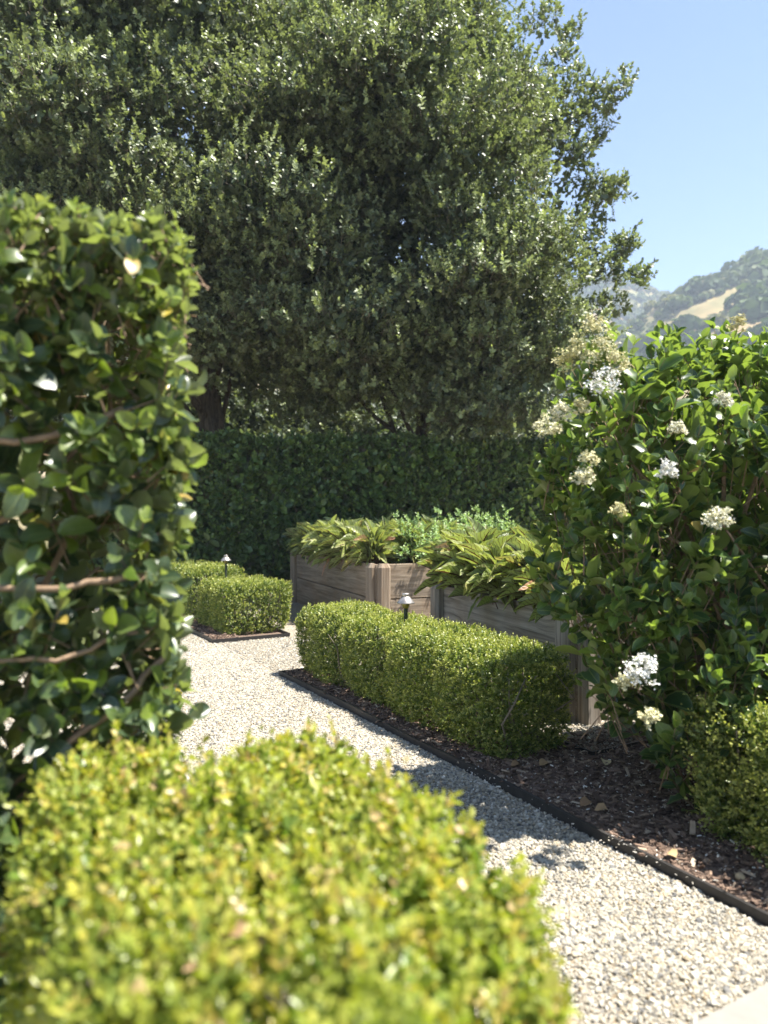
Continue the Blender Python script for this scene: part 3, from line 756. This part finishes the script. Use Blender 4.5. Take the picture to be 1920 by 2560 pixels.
BF = ((1.247, 4.60), (.484, 6.61)); BB = ((-.09, 8.04), (-1.43, 11.3))
HF, HB = .71, .80
bed_f, tf, nf = raised_bed('grey weathered wooden raised bed behind the long box hedge, running behind the privet', *BF, 1.55, HF, (M['woodgrey'], M['woodgrey']), 5)
bed_b, tb, nbk = raised_bed('brown weathered wooden raised bed farther back, sun streaks on its end boards', *BB, 1.75, HB, (M['woodbrown'], M['woodbrown']), 6)

# sorrel rosettes, three kinds, copied
SORV = [leafN(SOR, .30, .30, .035, twist=.3, across=2), leafN(SOR, .18, .55, .04, twist=-.4, across=2), leafN(SOR, .45, .12, .03, twist=.1, across=2)]
def sorrel(name, n, ll, lw, mat, seed, spread=1.):
    rs = np.random.default_rng(seed); root = empty(name)
    L = Leaves()
    el = np.where(rs.random(n) < .25, rs.uniform(.05, .6, n), .65 + .85 * rs.random(n) ** .8) ; az = np.arange(n) * 2.4 + rs.normal(0, .3, n)
    D = np.stack([np.cos(az) * np.cos(el), np.sin(az) * np.cos(el), np.sin(el)], -1)
    N = np.stack([-np.cos(az) * np.sin(el), -np.sin(az) * np.sin(el), np.cos(el)], -1) + rs.normal(0, .3, (n, 3))
    P = np.stack([np.cos(az), np.sin(az), np.zeros(n)], -1) * rs.uniform(0, .09, n)[:, None] * spread; P[:, 2] = rs.uniform(0, .24, n) * (n > 20)
    w = rs.integers(0, 3, n); Ls = ll * rs.uniform(.65, 1.15, n); rr = rs.random(n)
    for v in range(3):
        s = w == v; L.add(SORV[v], P[s], D[s], unit(N[s]), Ls[s], lw * rs.uniform(.8, 1.2, s.sum()), rr[s], 0.)
    L.build('leaves', mat, root)
    st = MB()
    for i in range(n):
        st.tube(np.array([P[i] - [0, 0, .05], P[i] + D[i] * Ls[i] * .12, P[i] + D[i] * Ls[i] * .3]), (.004, .0035, .002), 5)
    st.build('leaf_stalks', M['veinstalk'], root)
    return root
M['veinstalk'] = plain('red_stalk', (.13, .045, .04), .6, var=.3)

def dup(src, loc, rz, sc):
    c = src.copy(); COL.objects.link(c)
    for ch in list(src.children):
        k = ch.copy(); COL.objects.link(k); k.parent = c
    c.location = loc; c.rotation_euler = (R.normal(0, .08), R.normal(0, .08), rz); c.scale = (sc, sc, sc)
    return c

protos = [sorrel('sorrel_plant', 130, .30, .047, M['sorrel'], 80 + i) for i in range(4)]
used = set()
def plant(i, p, rz, sc, label, group):
    if i in used: o = dup(protos[i], p, rz, sc)
    else:
        o = protos[i]; used.add(i); o.location = p; o.rotation_euler = (0, 0, rz); o.scale = (sc,) * 3
    tag(o, label, 'plant', group)
rs = np.random.default_rng(88); cnt = 0
for (bed, t, nb, (near, far), h, nx, ny, lab, grp, depth) in (
        (0, tf, nf, BF, HF, 7, 5, 'red-veined sorrel in the grey front bed, leaves spilling over its rim', 'sorrel in the front bed', 1.55),
        (1, tb, nbk, BB, HB, 10, 4, 'red-veined sorrel in the brown bed farther back', 'sorrel in the back bed', 1.75)):
    n0 = np.array([*near, 0.]); f0 = np.array([*far, 0.])
    for ix in range(nx):
        for iy in range(ny):
            if bed == 1 and iy == 3 and ix > 2: continue
            q = (ix + .5 + rs.uniform(-.25, .25)) / nx; s = .10 + (depth - .25) * (iy + rs.uniform(-.15, .15)) / (ny - 1)
            p = f0 + (n0 - f0) * (.06 + .88 * q) + nb * s + Z3 * (h - .03)
            plant(cnt % 4, p, rs.uniform(0, 6.28), rs.uniform(.85, 1.15) * (1.12 if bed == 0 else 1.1), lab, grp); cnt += 1

ch = sorrel('beet_plant', 16, .42, .15, M['chard'], 95)
ch.location = (-1.05, 11.05, HB - .06); tag(ch, 'darker broad-leaved plant in shade at the far left corner of the brown bed', 'plant')

def lacy(loc, h, seed, label):
    rs = np.random.default_rng(seed); root = empty('lacy_plant', loc); tag(root, label, 'plant', 'lacy plants behind the sorrel')
    L = Leaves(); st = MB()
    for k in range(16):
        az = k * 2.4; el = rs.uniform(.7, 1.4); d = np.array([math.cos(az) * math.cos(el), math.sin(az) * math.cos(el), math.sin(el)])
        ln = h * rs.uniform(.7, 1.1); tt = np.linspace(0, 1, 7)[:, None]
        pts = d * ln * tt - Z3 * (.18 * ln * tt ** 2.5 * math.cos(el) * 2); st.tube(pts, np.linspace(.005, .002, 7), 5)
        m = 12; b = pts[np.array([3, 3, 4, 4, 4, 5, 5, 5, 6, 6, 6, 6])]; T = unit(d * .5 + rs.normal(0, .55, (m, 3)) + .1 * Z3)
        q = sprigs(b, T, np.full(m, .11), 9, .036, .021, .95, 'opp', .05, .25, rs, t0=.3)
        L.add(leaf2(.08), *q[:5], rs.random(m * 9), q[5])
        for i in range(m): st.tube(np.array([b[i], b[i] + T[i] * .05, b[i] + T[i] * .11]), (.002, .0015, .001), 3)
    L.build('leaves', M['lacy'], root); st.build('stems', M['greentwig'], root)
for i, (u, v, y, h, lab) in enumerate(((1030, 1330, 9.3, .66, 'pale lacy-leaved plant behind the sorrel, leftmost of the lacy clump'),
                                      (1105, 1330, 9.0, .70, 'pale lacy-leaved plant in the middle of the lacy clump behind the sorrel'),
                                      (1180, 1335, 8.8, .66, 'pale lacy-leaved plant at right of the lacy clump, lower and rounder'),
                                      (1060, 1340, 8.4, .58, 'lower pale lacy-leaved plant at the front of the lacy clump'),
                                      (1215, 1310, 9.4, .84, 'tallest lacy-leaved plant, standing apart in front of the hedge gap'))):
    p = at(u, v, y); lacy((p[0], p[1], HB - .1), h, 120 + i, lab)

# ------------------------------------------------------------------ path lights
def path_light(x, y, top, label):
    root = empty('path_light', (x, y, 0.)); tag(root, label, 'lamp', 'small metal path lights')
    m = MB(); m.lathe([(.0, top), (.024, top), (.026, top - .003), (.026, top - .020), (.024, top - .022)], (0, 0, 0)); m.build('cap', M['metal'], root)
    m = MB(); m.lathe([(.0235, top - .022), (.030, top - .026), (.064, top - .066), (.065, top - .072), (.060, top - .070), (.022, top - .03)], (0, 0, 0)); m.build('hood', M['metal'], root)
    m = MB(); m.lathe([(.0, top - .04), (.026, top - .04), (.028, top - .078), (.0275, top - .084), (.021, top - .104), (.0155, top - .108)], (0, 0, 0)); m.build('collar', M['brass'], root)
    m = MB(); m.lathe([(.0145, top - .106), (.0145, .0), (0., -.02)], (0, 0, 0)); m.build('stem', M['post_metal'], root)
path_light(.156, 5.10, .79, 'small hooded metal path light standing in the long box hedge')
path_light(-1.97, 8.85, .87, 'dim hooded path light at far left, standing behind the short rounded box hedge')

# ------------------------------------------------------------------ ground
def sheet(name, poly, z, mat, kind='structure'):
    V = np.array([[*G(a, b)[:2], z] for a, b in poly]); o = mesh(name, V, np.array([range(len(V))]), mat, smooth=False)
    return tag(o, kind=kind)

def terrain():
    xs = np.concatenate([np.linspace(-900, -40, 20), np.linspace(-36, 36, 40), np.linspace(40, 900, 20)])
    ys = np.concatenate([np.linspace(-300, -20, 8), np.linspace(-14, 40, 40), np.linspace(46, 120, 14), np.linspace(140, 1300, 20)])
    X, Y = np.meshgrid(xs, ys); P = np.stack([X.ravel(), Y.ravel(), np.zeros(X.size)], -1)
    sl = np.clip((P[:, 1] - 16) / 60, 0, 1); P[:, 2] = -.03 + sl * 5. * (1 + .2 * noise(P, .02, 201)) + sl * .3 * noise(P, .08, 202)
    n = len(xs); i = np.arange(len(ys) - 1)[:, None] * n + np.arange(n - 1)[None]
    F = np.stack([i, i + 1, i + n + 1, i + n], -1).reshape(-1, 4)
    return P, F

def grass_mat(name, dry, green, sc):
    m, nt, nd, lk = new_mat(name)
    out = nd.new('ShaderNodeOutputMaterial'); p = nd.new('ShaderNodeBsdfPrincipled'); tc = nd.new('ShaderNodeTexCoord')
    n1 = noise_n(nd, lk, tc.outputs['Object'], sc, 6, .6); n2 = noise_n(nd, lk, tc.outputs['Object'], sc * 9, 5, .7)
    r = ramp(nd, [(.42, dry), (.58, green)]); lk.new(n1.outputs[0], r.inputs[0])
    lk.new(mixc(nd, lk, 1., r.outputs[0], mixc(nd, lk, n2.outputs[0], (.6, .6, .6), (1.35, 1.35, 1.35)), 'MULTIPLY'), p.inputs['Base Color'])
    p.inputs['Roughness'].default_value = 1.; p.inputs['Specular IOR Level'].default_value = .05
    lk.new(p.outputs[0], out.inputs[0]); return m
M['dry'] = grass_mat('dry_grass', (.24, .195, .12), (.15, .14, .075), .15)
M['hill'] = grass_mat('hill_grass', (.34, .25, .13), (.17, .17, .085), .02)
P, F = terrain(); tag(mesh('ground', P, F, M['dry']), kind='structure')
sheet('gravel_path', [(1.19, -3), (1.19, 9), (13.5, 9), (13.5, -3)], .000, M['gravel'])
sheet('pavement', [(-4, -3), (-4, 9), (1.19, 9), (1.19, -3)], .022, M['concrete'])
mul = 'mulch_bed'
sheet(mul, [(-1., 2.24), (-1., 5.2), (2.80, 5.2), (2.80, 2.93), (5.62, 2.93), (5.62, 2.24)], .030, M['mulch'])
sheet(mul, [(7.42, 2.2), (7.42, 3.05), (12., 3.05), (12., 2.2)], .012, M['mulch'])
sheet(mul, [(-1., -.15), (1.62, -.15), (1.62, -2.), (2.7, -2.), (2.7, .62), (1.62, .62), (1.62, .80), (-1., .80)], .028, M['mulch'])

def edging(label, pts, closed=False):
    root = empty('garden_edging', G(*pts[0])); off = np.array(root.location); tag(root, label, 'edging')
    mb = MB(); pts = [np.array(p, float) for p in pts]; Q = []
    for p, q in zip(pts, pts[1:]):
        n = max(2, int(np.linalg.norm(q - p) / .15)); Q += [p + (q - p) * i / n for i in range(n)]
    Q.append(pts[-1]); Q = np.array(Q); W = np.array([G(a, b) for a, b in Q]) - off
    W[:, :2] += .004 * np.stack([np.sin(Q[:, 0] * 5), np.cos(Q[:, 0] * 4 + 1)], -1)
    Tn = unit(np.gradient(W, axis=0)); Nn = np.cross(Z3, Tn); V = []; F = []
    top = .046 + .004 * np.sin(Q[:, 0] * 3.1)
    for i in range(len(W)):
        for s, z in ((-.0075, -.03), (-.0075, top[i]), (.0075, top[i]), (.0075, -.03)): V.append(W[i] + Nn[i] * s + Z3 * z)
    for i in range(len(W) - 1):
        for k in range(4): F.append((i * 4 + k, i * 4 + (k + 1) % 4, (i + 1) * 4 + (k + 1) % 4, (i + 1) * 4 + k))
    mb.add(V, [np.array(F), np.array([[3, 2, 1, 0], [(len(W) - 1) * 4 + i for i in range(4)]])]); o = mb.build('strip', M['edging'], root, smooth=False)
edging('long black edging strip running between the gravel path and the brown mulch', [(-1., 2.235), (2., 2.235), (4., 2.24), (5.62, 2.235), (5.62, 2.94)])
edging('black edging strip with a square corner in shadow behind the long box hedge', [(5.2, 2.935), (2.80, 2.935), (2.80, 5.)])
edging('thin black edging strip around the short rounded box hedge', [(12., 2.19), (7.41, 2.19), (7.41, 3.06), (10., 3.06)])

# gravel stones: one stuff object, stones instanced on scattered points
def gravel(name, regions, zmap):
    P = []
    for a0, a1, b0, b1, dens in regions:
        n = int((a1 - a0) * (b1 - b0) * dens); a = R.uniform(a0, a1, n); b = R.uniform(b0, b1, n)
        patch = np.sin(a * 2.1 + 1.3 * np.sin(b * 2.7)) * np.sin(b * 3.1 + a * 1.1 + 2.)
        keep = R.random(n) < np.where(patch > .6, .3, 1.)
        a, b = a[keep], b[keep]
        P.append(np.stack([*(a[:, None] * A2[None, :2] + b[:, None] * B2[None, :2]).T, R.uniform(.0005, .006, len(a))], -1))
    P = np.concatenate(P); n = len(P)
    me = bpy.data.meshes.new(name); me.vertices.add(n); me.vertices.foreach_set('co', P.astype(np.float32).ravel())
    s = R.lognormal(math.log(.0042), .40, n).clip(.0025, .013)
    sc = s[:, None] * np.stack([R.uniform(.8, 1.35, n), R.uniform(.7, 1.1, n), R.uniform(.5, .85, n)], -1)
    rot = np.stack([R.normal(0, .45, n), R.normal(0, .45, n), R.uniform(0, 6.28, n)], -1)
    for nm, arr in (('scl', sc), ('rot', rot)):
        at_ = me.attributes.new(nm, 'FLOAT_VECTOR', 'POINT'); at_.data.foreach_set('vector', arr.astype(np.float32).ravel())
    o = link(bpy.data.objects.new(name, me))
    ng = bpy.data.node_groups.new('gravel_scatter', 'GeometryNodeTree')
    ng.interface.new_socket('Geometry', in_out='INPUT', socket_type='NodeSocketGeometry'); ng.interface.new_socket('Geometry', in_out='OUTPUT', socket_type='NodeSocketGeometry')
    nd, lk = ng.nodes, ng.links; gi = nd.new('NodeGroupInput'); go = nd.new('NodeGroupOutput')
    g2i = nd.new('GeometryNodeGeometryToInstance')
    for k in range(5):
        ic = nd.new('GeometryNodeMeshIcoSphere'); ic.inputs['Radius'].default_value = 1.; ic.inputs['Subdivisions'].default_value = 2
        sp = nd.new('GeometryNodeSetPosition'); nz = nd.new('ShaderNodeTexNoise'); nz.noise_dimensions = '4D'
        nz.inputs['W'].default_value = k * 7.3; nz.inputs['Scale'].default_value = .9; nz.inputs['Detail'].default_value = 1.
        sb = nd.new('ShaderNodeVectorMath'); sb.operation = 'SUBTRACT'; sb.inputs[1].default_value = (.5, .5, .5); lk.new(nz.outputs['Color'], sb.inputs[0])
        ms = nd.new('ShaderNodeVectorMath'); ms.operation = 'SCALE'; ms.inputs['Scale'].default_value = 1.5; lk.new(sb.outputs[0], ms.inputs[0])
        lk.new(ic.outputs['Mesh'], sp.inputs['Geometry']); lk.new(ms.outputs[0], sp.inputs['Offset']); lk.new(sp.outputs[0], g2i.inputs[0])
    iop = nd.new('GeometryNodeInstanceOnPoints'); lk.new(gi.outputs[0], iop.inputs['Points']); lk.new(g2i.outputs[0], iop.inputs['Instance'])
    iop.inputs['Pick Instance'].default_value = True
    for nm, sock in (('rot', 'Rotation'), ('scl', 'Scale')):
        na = nd.new('GeometryNodeInputNamedAttribute'); na.data_type = 'FLOAT_VECTOR'; na.inputs['Name'].default_value = nm
        lk.new(na.outputs[0], iop.inputs[sock])
    sm = nd.new('GeometryNodeSetMaterial'); sm.inputs['Material'].default_value = M['stone']
    lk.new(iop.outputs[0], sm.inputs[0]); lk.new(sm.outputs[0], go.inputs[0])
    md = o.modifiers.new('scatter', 'NODES'); md.node_group = ng
    me.materials.append(M['stone'])
    return tag(o, kind='stuff')
gravel('gravel', [(1.195, 4.2, .82, 2.225, 26000), (4.2, 7.4, .3, 2.225, 18000), (7.4, 10.5, -.2, 2.18, 6500), (5.65, 7.4, 2.25, 3.4, 8000), (2.82, 5.6, 2.95, 3.7, 9000)], None)
sc_ = []
# bark chips, petals and specks of gravel on the mulch
def chips(name, regions, dens, mat, size, flat=.25, z=.03):
    P = []
    for a0, a1, b0, b1, d in regions:
        n = int((a1 - a0) * (b1 - b0) * dens * d); P.append(np.stack([R.uniform(a0, a1, n), R.uniform(b0, b1, n), R.uniform(z, z + .012, n)], -1))
    P = frame(np.concatenate(P)); n = len(P)
    D = unit(np.stack([R.normal(0, 1, n), R.normal(0, 1, n), R.normal(0, .25, n)], -1)); N = unit(np.stack([R.normal(0, .35, n), R.normal(0, .35, n), np.ones(n)], -1))
    ln = size * R.lognormal(0, .5, n).clip(.3, 3.); w = ln * R.uniform(.18, .5, n)
    V = np.array([[-.5, 0, 0], [.5, .05, 0], [.45, 1, 0], [-.4, .93, 0], [-.4, .05, .12], [.4, .1, .14], [.38, .92, .12], [-.35, .9, .13]], float)
    Fq = np.array([[4, 5, 6, 7], [0, 1, 5, 4], [1, 2, 6, 5], [2, 3, 7, 6], [3, 0, 4, 7]])
    X, F, UV, k = place((V, Fq, V[:, :2]), P, D, N, ln, w)
    return tag(mesh(name, X, F, mat, att={'rnd': np.repeat(R.random(n), k)}, smooth=False), kind='stuff')
REG = [(.4, 3.1, 2.25, 3.6, 1.), (2.8, 5.6, 2.25, 2.55, 1.), (3.0, 5.6, 2.55, 2.92, .4), (7.45, 9., 2.22, 2.5, .7)]
chips('mulch_chips', REG, 4200, M['chip'], .020)
chips('fallen_petals', [(1.4, 3.1, 2.25, 3.3, 1.), (1.6, 3.0, 2.0, 2.24, 1.)], 520, M['petal'], .0075, z=.040)

def dry_leaf(u, v, ln, tone, label, rz):
    y = EYE * 1775 / (v - 1295); p = at(u, v, y); V, F, UV = leafN(LIG, .5, .2, .04, twist=.4)
    c, s = math.cos(rz), math.sin(rz); X = V * ln * np.array([1., 1., 1.]); X = np.stack([X[:, 0] * c - X[:, 1] * s, X[:, 0] * s + X[:, 1] * c, X[:, 2] + ln * .22], -1)
    o = mesh('dry_leaf', X, F, M['dryleaf'], att={'rnd': np.full(len(X), tone)}); o.location = (p[0], p[1], .04); tag(o, label, 'leaf', 'dry leaves on the mulch')
dry_leaf(1690, 2178, .055, .75, 'tan curled dry leaf on mulch close beside the long edging strip', .4)
dry_leaf(1520, 2055, .06, .45, 'brown dry leaf on shaded mulch, middle of the open bed', 1.2)
dry_leaf(1370, 1930, .055, .5, 'tan dry leaf at the foot of the long box hedge end', 2.0)
dry_leaf(1300, 1935, .05, .25, 'dark brown dry leaf under the long box hedge', 1.6)
dry_leaf(1515, 1925, .055, 1., 'pale yellow dry leaf by the square edging corner', 2.8)
dry_leaf(1480, 2035, .06, .2, 'reddish brown dry leaf left of the middle of the mulch', 1.8)
pb = MB(); th = np.linspace(0, math.pi, 9); pb.lathe([(.017 * math.sin(t) + 1e-5, .013 * -math.cos(t)) for t in th], (0, 0, .013), 16)
pp = pb.build('pebble', plain('tan_pebble', (.50, .36, .20), .6, var=.2)); yy = EYE * 1775 / (2222 - 1295); pp.location = (at(1850, 2222, yy)[0], yy, .03); tag(pp, 'smooth round tan pebble on mulch below the right box hedge', 'stone')

# ------------------------------------------------------------------ hills
def hill(name, x0, x1, nx, y0, y1, ny, fn):
    X, Y = np.meshgrid(np.linspace(x0, x1, nx), np.linspace(y0, y1, ny)); P = np.stack([X.ravel(), Y.ravel(), np.zeros(X.size)], -1); P[:, 2] = fn(P)
    i = np.arange(ny - 1)[:, None] * nx + np.arange(nx - 1)[None]
    return tag(mesh(name, P, np.stack([i, i + 1, i + nx + 1, i + nx], -1).reshape(-1, 4), M['hill']), kind='structure')
def sm(x): x = np.clip(x, 0, 1); return x * x * (3 - 2 * x)
def h1(P):
    X, Y = P[:, 0], P[:, 1]
    prof = np.interp(X, [-60, 40, 100, 137, 150, 166, 189, 240, 400, 700], [0, 25, 76, 108, 115, 122, 128, 137, 170, 200])
    up = np.clip((Y - 90) / 260, 0, 1) ** 1.15; dn = 1 - sm((Y - 360) / 260) * .9
    return prof * up * dn + (5 * noise(P * np.array([1, 1, 0]), .012, 301) + 2. * noise(P * np.array([1, 1, 0]), .04, 302)) * np.clip((Y - 90) / 80, 0, 1) * np.clip((X + 20) / 60, 0, 1) - 1.
def h2(P):
    X, Y = P[:, 0], P[:, 1]
    prof = np.interp(X, [-700, -300, 0, 180, 216, 234, 270, 500], [120, 190, 208, 203, 199, 190, 165, 110])
    return prof * np.clip((Y - 330) / 270, 0, 1) ** 1.1 * (1 - sm((Y - 620) / 300) * .9) + 4 * noise(P * np.array([1, 1, 0]), .01, 303) - 2.
hill('hill', -60, 700, 150, 90, 640, 110, h1); hill('hill', -700, 600, 130, 330, 950, 70, h2)
def scrub(fn, n, x0, x1, y0, y1, f, thr, seed, big):
    rs = np.random.default_rng(seed); P = np.stack([rs.uniform(x0, x1, n), rs.uniform(y0, y1, n), np.zeros(n)], -1)
    keep = noise(P, f, seed) + .5 * noise(P, f * 4, seed + 1) > thr; P = P[keep]; P[:, 2] = fn(P); n = len(P)
    s = rs.lognormal(math.log(big), .62, n).clip(.6, 8); m = 46
    d = unit(rs.normal(0, 1, (n, m, 3))); d[..., 2] = np.abs(d[..., 2])
    Q = P[:, None] + d * s[:, None, None] * np.array([1, 1, .85]) * rs.uniform(.75, 1.05, (n, m, 1)); D = unit(rs.normal(0, 1, (n, m, 3)))
    return Q.reshape(-1, 3), D.reshape(-1, 3), d.reshape(-1, 3), np.repeat(s, m) * .62, np.repeat(rs.random(n), m)
L = Leaves()
for args in ((h1, 9000, 70, 330, 110, 370, .020, .12, 311, 2.2), (h1, 14000, 70, 330, 110, 370, .035, -.02, 315, .8), (h2, 9000, 20, 300, 400, 640, .02, -.25, 312, 1.6)):
    Q, D, N, s, r = scrub(*args); L.add(leaf2(.2), Q - D * s[:, None] * .5, D, N, s, s * 1.0, r, 0.)
tag(L.build('hillside_scrub', M['scrub']), kind='stuff')

# air: one even haze box over everything
m, nt, nd, lk = new_mat('thin_haze'); out = nd.new('ShaderNodeOutputMaterial'); v = nd.new('ShaderNodeVolumePrincipled')
v.inputs['Color'].default_value = (.75, .86, 1., 1); v.inputs['Density'].default_value = .0007; lk.new(v.outputs[0], out.inputs['Volume'])
HAZE = True
if HAZE:
    V = np.array([[x, y, z] for x in (-950, 950) for y in (-350, 1350) for z in (-8, 222)], float)
    tag(mesh('haze', V, np.array([[0, 1, 3, 2], [4, 6, 7, 5], [0, 4, 5, 1], [2, 3, 7, 6], [0, 2, 6, 4], [1, 5, 7, 3]]), m, smooth=False), kind='stuff')

# ------------------------------------------------------------------ light, sky, camera
sd_ = unit(np.array([.95, -.09, 0.])); EL = math.radians(65)
dirv = sd_ * math.cos(EL) + Z3 * math.sin(EL)
sun = bpy.data.lights.new('sun', 'SUN'); sun.energy = 5.0; sun.angle = math.radians(.53); sun.color = (1., .95, .87)
so = link(bpy.data.objects.new('sun', sun))
from mathutils import Vector
so.rotation_euler = Vector(dirv).to_track_quat('Z', 'Y').to_euler()
w = bpy.data.worlds.new('World'); SC.world = w; w.use_nodes = True; nt = w.node_tree; nt.nodes.clear()
sk = nt.nodes.new('ShaderNodeTexSky'); sk.sky_type = 'NISHITA'; sk.sun_disc = False; sk.sun_elevation = EL
sk.sun_rotation = math.atan2(dirv[0], dirv[1]); sk.air_density = 1.; sk.dust_density = .15; sk.ozone_density = 2.; sk.altitude = 1800
bg = nt.nodes.new('ShaderNodeBackground'); bg.inputs['Strength'].default_value = .076
wo = nt.nodes.new('ShaderNodeOutputWorld'); nt.links.new(sk.outputs[0], bg.inputs[0]); nt.links.new(bg.outputs[0], wo.inputs[0])

cam = bpy.data.cameras.new('camera'); cam.sensor_fit = 'VERTICAL'; cam.sensor_height = 36; cam.sensor_width = 27
cam.lens = 1775 / 2560 * 36; cam.shift_y = (1295 - 1280) / 2560.; cam.clip_start = .05; cam.clip_end = 5000
cam.dof.use_dof = True; cam.dof.focus_distance = 4.8; cam.dof.aperture_fstop = 1.75; cam.dof.aperture_blades = 0
co = link(bpy.data.objects.new('camera', cam)); co.location = (0, 0, EYE); co.rotation_euler = (math.radians(90), 0, 0)
SC.camera = co
SC.view_settings.view_transform = 'Standard'; SC.view_settings.look = 'None'; SC.view_settings.exposure = 1.85; SC.view_settings.gamma = 1.
SC.render.engine = 'CYCLES'; cy = SC.cycles
cy.max_bounces = 7; cy.diffuse_bounces = 3; cy.glossy_bounces = 3; cy.transmission_bounces = 4; cy.volume_bounces = 0
cy.use_denoising = True; cy.sample_clamp_indirect = 6.
try: cy.denoiser = 'OPENIMAGEDENOISE'
except Exception: pass
